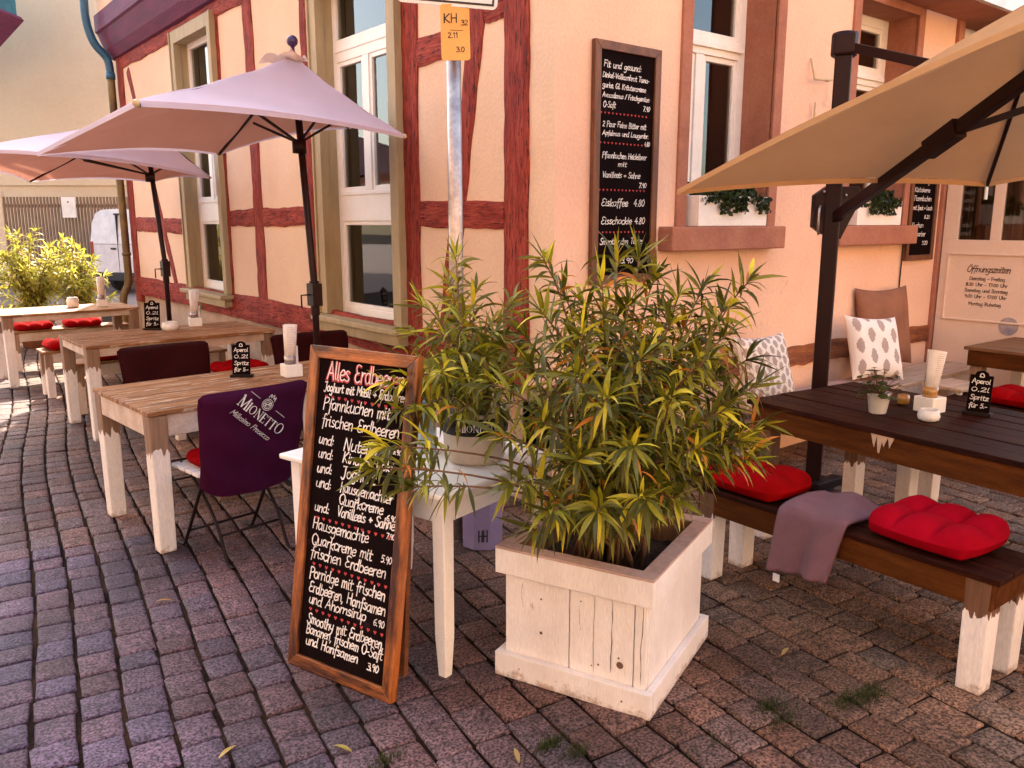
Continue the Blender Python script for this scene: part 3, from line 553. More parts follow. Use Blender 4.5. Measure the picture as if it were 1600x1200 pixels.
# iron shutter hooks on the wall
for pts in (((2.30, -.012, 2.74), (2.30, -.05, 2.60), (2.30, -.06, 2.60), (2.50, -.06, 2.615), (2.50, -.01, 2.615)), ((2.36, -.03, 2.46), (2.355, -.03, 2.33), (2.352, -.008, 2.33))):
    b = MB(); b.tube(pts, .007, 8); b.build('wall_hook', m_brass, house, smooth=True)
b = MB(); b.tube([(3.81, -.012, 1.62), (3.80, -.012, .77)], .006, 8); b.build('cable', m_ink, house)

m_boxw = mat('flower_box_white', (.90, .84, .78), (.84, .77, .70), scale=5, rough=.5, bump=.15, fine=.05, worn=(.4, .28, .2), worn_amt=.27, worn_scale=14)
# ---------------------------------------------------------------- flower boxes on the sills
def leaf_blob(mb, c, r, n, size, rng, cols, droop=0):
    for _ in range(n):
        a = rng.uniform(0, 2 * PI); u = rng.random() ** .5
        p = Vector((c[0] + r[0] * u * math.cos(a), c[1] + r[1] * u * math.sin(a), c[2] + rng.uniform(-1, 1) * r[2]))
        d = Vector((rng.uniform(-1, 1), rng.uniform(-1, 1), rng.uniform(-.6, 1))).normalized(); x = d.orthogonal().normalized(); y = d.cross(x); s = size * rng.uniform(.6, 1.2)
        k = rng.choice(cols); f = rng.uniform(.7, 1.3); mb.cur = tuple(q * f for q in k)
        mb.add([p - x * s, p - y * s * .55 - x * .2 * s, p + x * s * .8 - y * .2 * s + d * s * .2, p + x * s * .5 + y * .5 * s, p - x * s * .2 + y * .6 * s + d * .15 * s], [(0, 1, 2, 3, 4)])
GREENS = [(.035, .05, .012), (.05, .07, .015), (.025, .035, .01)]
for i, (x0, x1, lab) in enumerate(((1.10, 1.80, 'white flower box with dark trailing plant on the first red sandstone sill'), (2.94, 3.60, 'white flower box with dark trailing plant on the sill behind the parasol post'))):
    t = thing('flower_box', lab, 'flower box', ((x0 + x1) / 2, .05, 1.624), 0, 'white flower boxes on the window sills'); hw = (x1 - x0) / 2
    b = MB(); T = .014
    for bx in ((-hw, hw, -.13, -.13 + T, 0, .185), (-hw, hw, .07 - T, .07, 0, .185), (-hw, -hw + T, -.13 + T, .07 - T, 0, .185), (hw - T, hw, -.13 + T, .07 - T, 0, .185), (-hw + T, hw - T, -.13 + T, .07 - T, .0, .015)): b.box(*bx)
    b.build('box', m_boxw, t, bevel=.004)
    b = MB(); b.box(-hw + T, hw - T, -.13 + T, .07 - T, .015, .16); b.build('soil', m_soil, t)
    rng = random.Random(40 + i); b = MB(); leaf_blob(b, (0, -.04, .21), (hw * .95, .09, .05), 420, .026, rng, GREENS)
    leaf_blob(b, (0, -.135, .175), (hw * .95, .02, .035), 260, .020, rng, GREENS)
    for cx in ((-.1, .03, .28) if i == 0 else (-.12, .12, 0)): leaf_blob(b, (cx, -.15, .13), (.08, .02, .055), 60, .022, rng, GREENS)
    b.build('foliage', m_leaf, t, col=True)

# ---------------------------------------------------------------- wall menu boards
def framed_board(name, lab, w, h, fw, loc, rot, mframeV, mframeH, depth=.03, group=None):
    t = thing(name, lab, 'chalkboard', loc, 0, group); t.rotation_euler = rot
    b = MB(); b.box(fw - .004, w - fw + .004, fw - .004, h - fw + .004, -depth, -.012); b.build('board_panel', m_board, t)
    def mitre(pl): return MB().prism(pl, depth, Matrix.Translation((0, 0, -depth)))
    for pl, m_ in (([(0, 0), (fw, fw), (fw, h - fw), (0, h)], mframeV), ([(w, 0), (w, h), (w - fw, h - fw), (w - fw, fw)], mframeV), ([(0, 0), (w, 0), (w - fw, fw), (fw, fw)], mframeH), ([(0, h), (fw, h - fw), (w - fw, h - fw), (w, h)], mframeH)):
        mitre(pl).build('frame_rail', m_, t, bevel=.003)
    return t
m_framedV = mat('frame_dark_oak_v', (.20, .068, .022), (.09, .026, .010), scale=2.4, stretch=(6, 1, 6), rough=.5, bump=.35, bscale=30, fine=.25)
m_frameV2 = mat('frame_burnt_pine_v', (.42, .125, .022), (.045, .011, .005), lo=.40, hi=.60, scale=2.6, stretch=(6, 1, 6), rough=.42, bump=.35, bscale=30, fine=.25, coat=.25)
wb_ = framed_board('wall_chalkboard', 'tall narrow chalk menu board hanging on the peach wall near the corner',   .525, 1.305, .048, (.25, -.034, 1.302), (PI / 2, 0, 0), m_framedV, m_framed)
b = MB(); ox, oz = .25, 1.302; Z = -.0105
wl = [('Fit und gesund:', .3, 2.473, .31, .036), ('Dinkel-Vollkornbrot Toma-', .292, 2.420, .39, .03), ('gurke, Gl. Kräutercreme', .293, 2.368, .36, .03), ('Avocadomus / Frischgemüse', .295, 2.318, .39, .028), ('O-Saft', .301, 2.266, .10, .034), ('7.90', .617, 2.266, .06, .03),
      ('2 Paar Feine Bitter mit', .299, 2.165, .365, .032), ('Apfelmus und Laugenbr.', .299, 2.118, .39, .028), ('4.80', .635, 2.075, .05, .027), ('Pfannkuchen Heidelbeer', .302, 1.998, .375, .034), ('mit', .424, 1.955, .075, .03), ('Vanilleeis + Sahne', .305, 1.893, .32, .034), ('7.90', .60, 1.843, .067, .03),
      ('Eiskaffee  4.80', .301, 1.737, .37, .045), ('Eisschockie 4.80', .303, 1.637, .375, .043), ('Smoothy des Tages', .297, 1.524, .368, .038), ('3.90', .465, 1.415, .11, .035)]
for i, (t_, x, z, w, h) in enumerate(wl): ribbons(b, text_strokes(t_, x - ox + .022, z - oz, w * .95, h * .9, i, slant=.16, jit=.4), .0042, Z)
b.build('lettering', m_chalk, wb_)
b = MB()
for z in (2.236, 2.078, 1.825, 1.592): hearts(b, .31 - ox, z - oz, .668 - ox, z - oz, 13, .0075, Z)
b.build('heart_border', m_chalkr, wb_)
wb2 = framed_board('wall_chalkboard', 'small chalk menu board hanging on the wall between flower box and cream door', .475, 1.02, .045, (3.83, -.034, 1.332), (PI / 2, 0, 0), m_framedV, m_framed)
b = MB()
for i, (t_, w, h) in enumerate((('Suppe des Tages', .33, .04), ('Quiche mit Salat', .34, .04), ('mit Brot', .2, .035), ('7.50', .1, .03), ('Salat mit Ziegenkäse', .35, .04), ('Kürbiskerne', .26, .035), ('Flammkuchen', .3, .04), ('mit Speck + Lauch', .33, .035), ('8.20', .1, .03), ('Kuchen', .2, .04), ('Rhabarber', .25, .04), ('3.20', .1, .032))):
    ribbons(b, text_strokes(t_, .07 + (.2 if t_[0].isdigit() else 0), .92 - i * .072, w, h, i + 30), .0055, Z)
b.build('lettering', m_chalk, wb2)

# ---------------------------------------------------------------- the big menu board in front
yaw = -1.246; lean = .161
BW, BH = .517, 1.214
u = Vector((math.cos(yaw), math.sin(yaw), 0)); nrm = Vector((-u.y, u.x, 0)); v = nrm * math.sin(lean) + Vector((0, 0, math.cos(lean))); w_ = u.cross(v)
MBd = Matrix(((u.x, v.x, w_.x, -1.865), (u.y, v.y, w_.y, -.604), (u.z, v.z, w_.z, .004), (0, 0, 0, 1)))
mb_ = framed_board('menu_board', 'large leaning chalk menu board with burnt pine frame and strawberry dishes', BW, BH, .045, (0, 0, 0), (0, 0, 0), m_frameV2, m_frameH, depth=.035)
mb_.matrix_world = MBd
b = MB(); b.beam((.05, BH - .05, -.055), (.05, .04, -.15), .022, .022); b.beam((BW - .07, BH - .05, -.055), (BW - .07, .04, -.15), .022, .022); b.box(.05, BW - .07, .25, .28, -.135, -.12)
b.build('rear_frame', m_framed, mb_)
b = MB(); r_ = MB()
bl = [('Joghurt mit Müsli + Erdbeeren', .088, 1.050, .41, .040), ('Pfannkuchen mit', .09, .983, .335, .056), ('frischen Erdbeeren', .09, .922, .385, .056), ('und:', .081, .854, .085, .045), ('Nutella', .206, .847, .17, .056), ('6.90', .44, .866, .045, .024),
      ('und:', .082, .802, .085, .045), ('Kinderschoki', .206, .800, .25, .05), ('und:', .082, .747, .085, .045), ('Joghurt', .206, .746, .17, .052), ('und:', .083, .692, .085, .045), ('hausgemachter', .206, .692, .26, .05), ('Quarkcreme', .205, .647, .22, .048), ('6.90', .435, .63, .05, .028),
      ('und:', .083, .600, .085, .045), ('Vanilleeis + Sahne', .200, .602, .285, .048), ('7.90', .44, .567, .045, .026), ('Hausgemachte', .08, .532, .29, .054), ('Quarkcreme mit', .082, .475, .312, .052), ('5.90', .425, .480, .055, .034), ('frischen Erdbeeren', .082, .424, .385, .054),
      ('Porridge mit frischen', .083, .348, .388, .054), ('Erdbeeren, Hanfsamen', .086, .294, .392, .052), ('und Ahornsirup', .09, .251, .296, .048), ('6.90', .412, .25, .058, .034), ('Smoothy mit Erdbeeren,', .09, .175, .392, .050), ('Bananen, frischem O-Saft', .088, .136, .392, .046), ('und Hanfsamen', .09, .092, .275, .046), ('3.90', .40, .085, .06, .036)]
for i, (t_, x, y, w, h) in enumerate(bl): ribbons(b, text_strokes(t_, x - .012, y, w * (.965 if w > .1 else .9), h * .78, i + 60, slant=.16, jit=.45), (.0048 if h > .035 else .0038), Z)
ribbons(r_, text_strokes('Alles Erdbeeren', .085, 1.093, .37, .064, 9, jit=.2), .011, Z - .0004)
ribbons(b, text_strokes('Alles Erdbeeren', .087, 1.096, .37, .064, 9, jit=.2), .0042, Z + .0006)
for y in (1.028, .575, .400, .228): hearts(r_, .092, y + .002, .445, y - .002, 12, .0085, Z)
b.build('lettering', m_chalk, mb_); r_.build('heart_border', m_chalkr, mb_)

# ---------------------------------------------------------------- sign pole
sp = thing('sign_post', 'galvanised steel sign post rising behind the potted oleander', 'sign post', (-.617, .038, 0))
b = MB(); b.tube([(0, 0, 0), (0, 0, 2.86)], .036, 20); b.build('pole', m_metal, sp, smooth=True)
b = MB(); b.tube([(0, 0, 2.85), (0, 0, 2.885)], .040, 20); b.build('cap', m_blackm, sp, smooth=True)
def plate(w, h, t, r=.012, n=5):
    P = []
    for cx, cy, a0 in ((w / 2 - r, h / 2 - r, 0), (-w / 2 + r, h / 2 - r, 90), (-w / 2 + r, -h / 2 + r, 180), (w / 2 - r, -h / 2 + r, 270)):
        P += [(cx + r * math.cos(R(a0 + 90 * k / n)), cy + r * math.sin(R(a0 + 90 * k / n))) for k in range(n + 1)]
    return MB().prism(P, t, Matrix.Translation((0, 0, -t)))
az = -math.atan2(.622, .783)
def facing(o, loc, rz, ry=0): o.location = loc; o.rotation_euler = (PI / 2, ry, rz)
hs = thing('hydrant_sign', 'small yellow water main plate marked KH strapped to the steel post', 'sign'); facing(hs, (-.645, -.02, 2.518), az + .05, R(-1)); hs.scale = (1.21, 1.21, 1.21)
plate(.112, .205, .003, .012).build('plate', m_yel, hs)
b = MB(); k = dict(slant=0, jit=.08)
ribbons(b, text_strokes('KH', -.045, .035, .055, .032, 1, **k), .0045, .0015); ribbons(b, text_strokes('32', .022, .025, .028, .02, 1, **k), .003, .0015)
ribbons(b, text_strokes('2.11', -.03, -.02, .04, .02, 1, **k), .003, .0015); ribbons(b, [[(-.02, .008), (.03, .006)]], .002, .0015); ribbons(b, text_strokes('3.0', .0, -.072, .035, .02, 1, **k), .003, .0015)
b.build('lettering', m_ink, hs)
ws = thing('street_sign', 'white black-edged street sign cut off at the top on the steel post', 'sign'); facing(ws, (-.665, -.005, 2.785), az - .02, R(5)); ws.scale = (1.3, 1.3, 1.3)
plate(.36, .235, .004, .02).build('plate', m_signw, ws)
b = MB()
for (x0, x1, y0, y1) in ((-.168, .168, -.106, -.099), (-.168, .168, .099, .106), (-.168, -.161, -.099, .099), (.161, .168, -.099, .099)): b.box(x0, x1, y0, y1, .0005, .0018)
b.build('border', m_ink, ws)

# ---------------------------------------------------------------- parasols
def canopy_mesh(corners, apex, sag=.05, n=14, top_r=.0):
    """stretched cloth panels between rib ends and the apex; edges and panels sag a little"""
    mb = MB(); A = Vector(apex); K = len(corners)
    for i in range(K):
        P = Vector(corners[i]); Q = Vector(corners[(i + 1) % K]); idx = {}; vs = []
        for a in range(n + 1):
            for c in range(a + 1):
                t = a / n; s = c / a if a else 0
                e = P.lerp(Q, s); pt = A.lerp(e, t); ed = 4 * s * (1 - s)
                mid = (P + Q) / 2; inn = (A - mid); inn.z = 0
                pt = pt + inn * (ed * sag * t * t) + Vector((0, 0, -.05 * math.sin(PI * t) * (.4 + .6 * ed) + .035 * ed * t ** 3 + .006 * math.sin(s * 21 + i * 2) * t * t * (1 - t) * 3 + .004 * math.sin(t * 17 + s * 5)))
                idx[(a, c)] = len(vs); vs.append(pt)
        fs = []
        for a in range(n):
            for c in range(a + 1):
                fs.append((idx[(a, c)], idx[(a + 1, c)], idx[(a + 1, c + 1)]))
                if c < a: fs.append((idx[(a, c)], idx[(a + 1, c + 1)], idx[(a, c + 1)]))
        mb.add(vs, fs)
    return mb
def hem(mb, corners, apex, sag, r=.006):
    K = len(corners); A = Vector(apex)
    for i in range(K):
        P = Vector(corners[i]); Q = Vector(corners[(i + 1) % K]); mid = (P + Q) / 2; inn = A - mid; inn.z = 0; pts = []
        for k in range(13):
            s = k / 12; ed = 4 * s * (1 - s); pts.append(P.lerp(Q, s) + inn * (ed * sag) + Vector((0, 0, .035 * ed - .006)))
        vs = []
        for p in pts: vs += [p + Vector((0, 0, .008)), p - Vector((0, 0, .018))]
        mb.add(vs, [(2 * k, 2 * k + 1, 2 * k + 3, 2 * k + 2) for k in range(12)])
def parasol(label, foot, corners, apex, hub_z, crank_z, skip=()):
    f = Vector(foot); t = thing('parasol', label, 'parasol', foot, 0, 'lavender parasols along the house')
    cs = [Vector(c) - f for c in corners]; ap = Vector(apex) - f
    b = canopy_mesh(cs, ap); b.build('canopy', m_lav, t, smooth=True)
    b = canopy_mesh([c - Vector((0, 0, .012)) for c in cs], ap - Vector((0, 0, .014))); b.build('canopy_under_skin', m_lav_under, t, smooth=True)  # added under skin, shade and warm bounce put into its tan
    b = MB(); hem(b, cs, ap, .05); b.build('hem', m_lav, t, smooth=True)
    b = MB(); top = ap + Vector((0, 0, .035)); vt = [ap.lerp(c, .13) + Vector((0, 0, .03)) for c in cs]
    b = canopy_mesh(vt, ap + Vector((0, 0, .05)), .02, 5); b.build('vent_cap', mat('vent_cloth_' + str(len(MATS)), (.72, .52, .42), rough=.9, trans=.3, bump=.1, bscale=200), t, smooth=True)
    b = MB(); d = (ap - Vector((0, 0, 0))); b.tube([(0, 0, .05), (0, 0, crank_z), Vector((ap.x, ap.y, ap.z - .02))], .0215, 14); b.build('pole', m_pole, t, smooth=True)
    b = MB(); b.ball((ap.x, ap.y, ap.z + .085), .034); b.tube([(ap.x, ap.y, ap.z), (ap.x, ap.y, ap.z + .06)], .012); b.build('finial', mat('finial_purple_' + str(len(MATS)), (.05, .02, .10), rough=.3), t, smooth=True)
    k = crank_z; b = MB(); b.box(-.032, .032, -.045, .045, k - .12, k + .02); b.tube([(0, 0, k + .0), (0, 0, k + .035)], .03, 14); b.tube([(0, 0, k - .18), (0, 0, k - .1)], .028, 14); b.tube([(-.03, 0, k - .05), (-.09, 0, k - .05), (-.09, 0, k - .13)], .006, 8); b.build('crank_box', m_pole, t, bevel=.006)
    hb = Vector((ap.x * hub_z / ap.z, ap.y * hub_z / ap.z, hub_z)); b = MB(); b.tube([hb - Vector((0, 0, .06)), hb + Vector((0, 0, .02))], .042, 14); b.build('hub', m_pole, t, smooth=True)
    for i, c in enumerate(cs):
        if i in skip: continue
        b = MB(); b.beam(ap - Vector((0, 0, .05)), c + Vector((0, 0, -.022)) + (ap - c) * .01, .012, .016); rb = b.build('rib', m_pole, t)
        b = MB(); m_ = (ap - Vector((0, 0, .05))).lerp(c, .5); m_.z -= .07; b.beam(hb, m_, .01, .014); b.build('strut', m_pole, rb)
    # small end caps at the rib tips
    b = MB()
    for i, c in enumerate(cs):
        if i in skip: continue
        b.ball((c.x, c.y, c.z - .01), .016, 8)
    b.build('rib_end_caps', m_brass, t, smooth=True)
    b = MB(); b.box(-.25, .25, -.25, .25, 0, .05); b.tube([(0, 0, .05), (0, 0, .32)], .034, 14); b.build('base', m_blackm, t, bevel=.01)
    return t
parasol('near lavender parasol with purple ball finial beside the sign post', (-.72, 1.46, 0),
        [(-.15, 1.27, 2.19), (-1.985, .355, 2.14), (-1.985, 2.67, 2.078), (-.88, 2.56, 2.13), (-.08, 2.142, 2.325)], (-.77, 1.50, 2.62), 2.12, 1.25, skip=(2,))
parasol('far lavender parasol with sunlit tip near the end of the house', (-.75, 4.5, 0),
        [(-.1, 5.05, 2.09), (-1.90, 3.08, 2.11), (-2.62, 4.3, 2.12), (-1.5, 6.2, 2.06), (-.25, 6.5, 2.1)], (-.82, 4.55, 2.56), 2.06, 1.28)

# cantilever parasol on the right
P0 = Vector((1.53, -.71, 0)); t = thing('cantilever_parasol', 'tan cantilever parasol on a dark post spreading over the dark table', 'parasol', P0)
cs = [Vector(c) - P0 for c in ((.275, -.607, 1.805), (1.83, -1.42, 1.858), (2.15, -2.6, 1.95), (.9, -3.3, 2.5), (-.008, -2.425, 2.32))]; ap = Vector((.74, -2.02, 2.52)) - P0
canopy_mesh(cs, ap, .02, 16).build('canopy', m_tan, t, smooth=True)
b = MB(); hem(b, cs, ap, .02); b.build('hem', m_tan, t, smooth=True)
b = MB(); b.box(-.055, .055, -.045, .045, .04, 2.60); b.build('post', m_pole, t, bevel=.01, rot=(0, 0, .5))
b = MB(); b.box(-.075, .075, -.06, .06, 2.56, 2.68); b.tube([(0, 0, 2.56), (0, 0, 2.69)], .072, 20); b.build('post_cap', m_pole, t, bevel=.015, rot=(0, 0, .5))
H_ = Vector((.545, -2.226, 2.30)) - P0
b = MB(); A0 = Vector((0, 0, 1.66)); b.beam(A0, H_, .045, .06); b.build('main_arm', m_pole, t, bevel=.006)
b = MB(); m_ = A0.lerp(H_, .56); d = (H_ - A0).normalized(); b.beam(m_ - d * .12, m_ + d * .12, .06, .085)
for q in (-.08, -.02, .05): b.ball(m_ + d * q + Vector((-.02, -.03, 0)), .008, 8)
b.build('arm_joint', m_pole, t, bevel=.004)
b = MB(); b.beam((0, 0, 2.62), Vector((1.36, -1.55, 2.33)) - P0, .035, .05); b.build('upper_strut', m_pole, t, bevel=.004)
b = MB(); b.prism([(-.06, -.10), (.05, -.13), (.10, -.02), (.16, .10), (.14, .17), (-.05, .17), (-.12, .12), (-.12, -.06)], .05, Matrix.Translation((0, .025, 1.68)) @ Matrix.Rotation(PI / 2, 4, 'X')); br = b.build('arm_bracket', m_pole, t, bevel=.004, rot=(0, 0, -.62))
b = MB(); b.tube([(-.09, -.035, 1.74), (-.105, -.06, 1.72), (-.105, -.06, 1.60), (-.09, -.035, 1.58)], .007, 8); b.build('lever', m_metal, br, smooth=True)
b = MB()
for q in ((-.03, -.03, 1.80), (.06, -.03, 1.80), (.04, -.03, 1.70), (-.07, -.03, 1.82)): b.ball(q, .008, 8)
b.build('bolts', m_metal, br, smooth=True)
for i in (1, 3, 4):
    b = MB(); b.beam(ap - Vector((0, 0, .04)), cs[i] + Vector((0, 0, -.015)), .016, .022); b.build('rib', m_pole, t)
b = MB(); b.beam(m_ + d * .05, ap.lerp(cs[2], .38) - Vector((0, 0, .03)), .02, .03); b.build('brace', m_pole, t)
b = MB(); q = cs[1]; b.box(q.x - .015, q.x + .015, q.y - .003, q.y + .003, q.z - .09, q.z + .01); b.build('tie_strap', m_signw, t)
b = MB(); b.box(-.3, .3, -.04, .04, 0, .05); b.box(-.04, .04, -.3, .3, 0, .045); b.box(-.1, .1, -.1, .1, .045, .09); b.build('base', m_blackm, t, bevel=.006)

# ---------------------------------------------------------------- light wooden tables on the left
def left_table(label, loc, rz, Lx, Wy, group='weathered light wooden tables along the house', AZ=.60):
    t = thing('wooden_table', label, 'table', loc, rz, group)
    b = MB(); n = 6; rng = random.Random(int(Lx * 100)); e = .004
    for i in range(n):
        y0 = Wy * i / n; b.box(0 + rng.uniform(0, .004), Lx, y0 + (e if i else 0), y0 + Wy / n, .715, .74 + rng.uniform(-.002, .001))
    b.build('table_top', m_wood, t, bevel=.004)
    b = MB(); b.box(.03, Lx - .03, .02, .045, AZ, .714); b.box(.03, Lx - .03, Wy - .045, Wy - .02, AZ, .714); b.box(.012, .035, .0205, Wy - .0205, AZ + .004, .713); b.box(Lx - .035, Lx - .012, .0205, Wy - .0205, AZ + .004, .713)
    b.build('apron', m_lime, t, bevel=.003)
    for x in (.008, Lx - .098):
        for y in (.008, Wy - .098):
            b = MB(); b.beam((x + .045, y + .045, 0), (x + .045, y + .045, .712), .082, .082, (0, 1, 0), .092, .092); b.build('leg', m_dip, t, bevel=.006)
    return t
T1 = left_table('weathered light wooden table behind the burgundy covered chair', (-1.945, .766, 0), R(5), 1.38, .83)
T2 = left_table('weathered light wooden table in the middle of the row by the house', (-1.70, 3.33, 0), R(2), 1.5, .86, AZ=.65)
T3 = left_table('weathered light wooden table farthest away, in front of the yellow-green shrubs', (-1.89, 6.1, 0), R(2), 1.30, .74, AZ=.66)

def cushion_mesh(w, d, h, nx=3, ny=2, seed=0, res=30):
    rng = random.Random(seed); b = MB(); vs = []; N_ = res
    for side in (1, -1):
        for j in range(N_ + 1):
            for i in range(N_ + 1):
                u_ = -1 + 2 * i / N_; v_ = -1 + 2 * j / N_
                # superellipse remap of the square outline
                x = u_ * math.sqrt(max(0, 1 - .30 * v_ * v_ * u_ * u_)); y = v_ * math.sqrt(max(0, 1 - .30 * u_ * u_ * v_ * v_))
                lob = abs(math.cos(PI * nx * (u_ + 1) / 2 + PI / 2)) ** .5 * .55 + .45; lob2 = abs(math.cos(PI * ny * (v_ + 1) / 2 + PI / 2)) ** .5 * .55 + .45
                m_ = max(abs(u_), abs(v_)); edge = (1 - m_ ** 5) ** .5
                bul = 1 + .035 * (lob * lob2 - .5) * m_ ** 4
                z = h / 2 * edge * (lob * lob2 if side > 0 else .9) * (1 if side > 0 else -1)
                vs.append((x * w / 2 * bul, y * d / 2 * bul, h * .45 + z))
    n1 = N_ + 1
    for s_ in range(2):
        o = s_ * n1 * n1
        for j in range(N_):
            for i in range(N_):
                q = (o + j * n1 + i, o + j * n1 + i + 1, o + (j + 1) * n1 + i + 1, o + (j + 1) * n1 + i); b.f.append(q if s_ == 0 else q[::-1]); b.c.append(b.cur)
    b.v = vs; return b
m_redpattern = mat('red_cushion_checked', (.50, .02, .025), (.62, .16, .15), scale=40, rough=.85, bump=.25, bscale=200, lo=.42, hi=.5)
cush_src = {}
def cushion(label, loc, rz=0, w=.42, d=.40, h=.10, nx=3, ny=3, m=None, rx=0, ry=0):
    key = (w, d, h, nx, ny, (m or m_redc).name)
    if key in cush_src:
        o = cush_src[key].copy(); C.objects.link(o)
    else:
        o = cushion_mesh(w, d, h, nx, ny).build('seat_cushion', m or m_redc, smooth=True)
        cush_src[key] = o
    o.location = loc; o.rotation_euler = (rx, ry, rz); return tag(o, label, 'cushion', 'red tufted seat cushions')
def left_bench(label, loc, rz, Lx, Wy=.30):
    t = thing('wooden_bench', label, 'bench', loc, rz, 'light wooden benches along the house')
    b = MB(); n = 3
    for i in range(n): b.box(0, Lx, Wy * i / n + .003, Wy * (i + 1) / n - .003, .425, .45)
    b.build('seat', m_wood, t, bevel=.004)
    b = MB(); b.box(.02, Lx - .02, .02, .042, .33, .424); b.box(.02, Lx - .02, Wy - .042, Wy - .02, .33, .424); b.build('apron', m_lime, t, bevel=.003)
    for x in (.015, Lx - .085):
        for y in (.012, Wy - .082): b = MB(); b.beam((x + .035, y + .035, 0), (x + .035, y + .035, .424), .066, .066, (0, 1, 0)); b.build('leg', m_dip2, t, bevel=.005)
m_dip2 = dipmat('light_bench_leg_dipped', (.34, .20, .12), (.82, .70, .62), .24, amp=.08, sharp=30)
left_bench('light bench just behind the middle table', (-1.60, 4.40, 0), R(2), 1.35)
left_bench('light bench in front of the farthest table', (-1.68, 5.33, 0), R(2), 1.2)
left_bench('light bench beyond the farthest table, in front of the shrubs', (-1.70, 7.15, 0), R(2), 1.25)
left_bench('light bench on the near side of the middle table', (-1.2, 2.98, 0), R(2), .9, .28)
cushion('red cushion on the left half of the bench behind the middle table', (-1.24, 4.60, .45), R(4), nx=3, ny=3)
cushion('red cushion on the right half of the bench behind the middle table', (-.72, 4.62, .45), R(-3))
cushion('single red cushion half hidden behind the small chalk card, near side of the middle table', (-.62, 3.14, .45), R(5))
cushion('pinkish red cushion on the bench in front of the farthest table', (-1.44, 5.48, .45), R(3))
cushion('red cushion at the left end of the farthest bench', (-1.46, 7.33, .45), R(4))
cushion('red cushion with sunlit rim on the farthest bench, right of its neighbour', (-.94, 7.33, .45), R(-4))

# ---------------------------------------------------------------- folding chairs with cloth covers
def serif_word(mb, word, x, y, h, th, z, widths=None):
    """roman capitals drawn with thick stems, thin strokes and serifs"""
    G = {'M': (1.05, [((.12, 0), (.16, 1), .06), ((.16, 1), (.52, .08), .16), ((.52, .08), (.88, 1), .06), ((.88, 1), (.93, 0), .16), ((.02, 0), (.24, 0), .05), ((.80, 0), (1.04, 0), .05), ((.06, 1), (.24, 1), .05), ((.82, 1), (.98, 1), .05)]),
         'I': (.36, [((.18, 0), (.18, 1), .16), ((.05, 0), (.31, 0), .05), ((.05, 1), (.31, 1), .05)]),
         'N': (.92, [((.16, 0), (.16, 1), .06), ((.16, 1), (.76, 0), .16), ((.76, 0), (.76, 1), .06), ((.04, 0), (.28, 0), .05), ((.64, 1), (.88, 1), .05), ((.02, 1), (.2, 1), .05)]),
         'E': (.72, [((.18, 0), (.18, 1), .16), ((.05, 1), (.62, 1), .05), ((.05, 0), (.66, 0), .05), ((.2, .52), (.5, .52), .05), ((.62, 1), (.62, .8), .05), ((.66, 0), (.66, .22), .05)]),
         'T': (.78, [((.39, 0), (.39, 1), .16), ((.05, 1), (.73, 1), .05), ((.05, 1), (.05, .8), .05), ((.73, 1), (.73, .8), .05), ((.25, 0), (.53, 0), .05)])}
    cx = x
    for i, ch in enumerate(word):
        s = h * (1.25 if i in (0, len(word) - 1) else 1)
        if ch == 'O':
            n = 20; vs = []
            for k in range(n):
                a = 2 * PI * k / n
                for rr in (0, 1): vs.append((cx + s * (.46 + (.42 - rr * (.04 + .10 * abs(math.cos(a)))) * math.cos(a)), y + s * (.5 + (.5 - rr * .05) * math.sin(a)), z))
            mb.add(vs, [(2 * k, 2 * k + 1, (2 * k + 3) % (2 * n), (2 * k + 2) % (2 * n)) for k in range(n)]); cx += s * .95; continue
        w, ss = G[ch]
        for p, q, t_ in ss: ribbons(mb, [[(cx + p[0] * s, y + p[1] * s), (cx + q[0] * s, y + q[1] * s)]], t_ * s * th, z)
        cx += w * s
    return cx
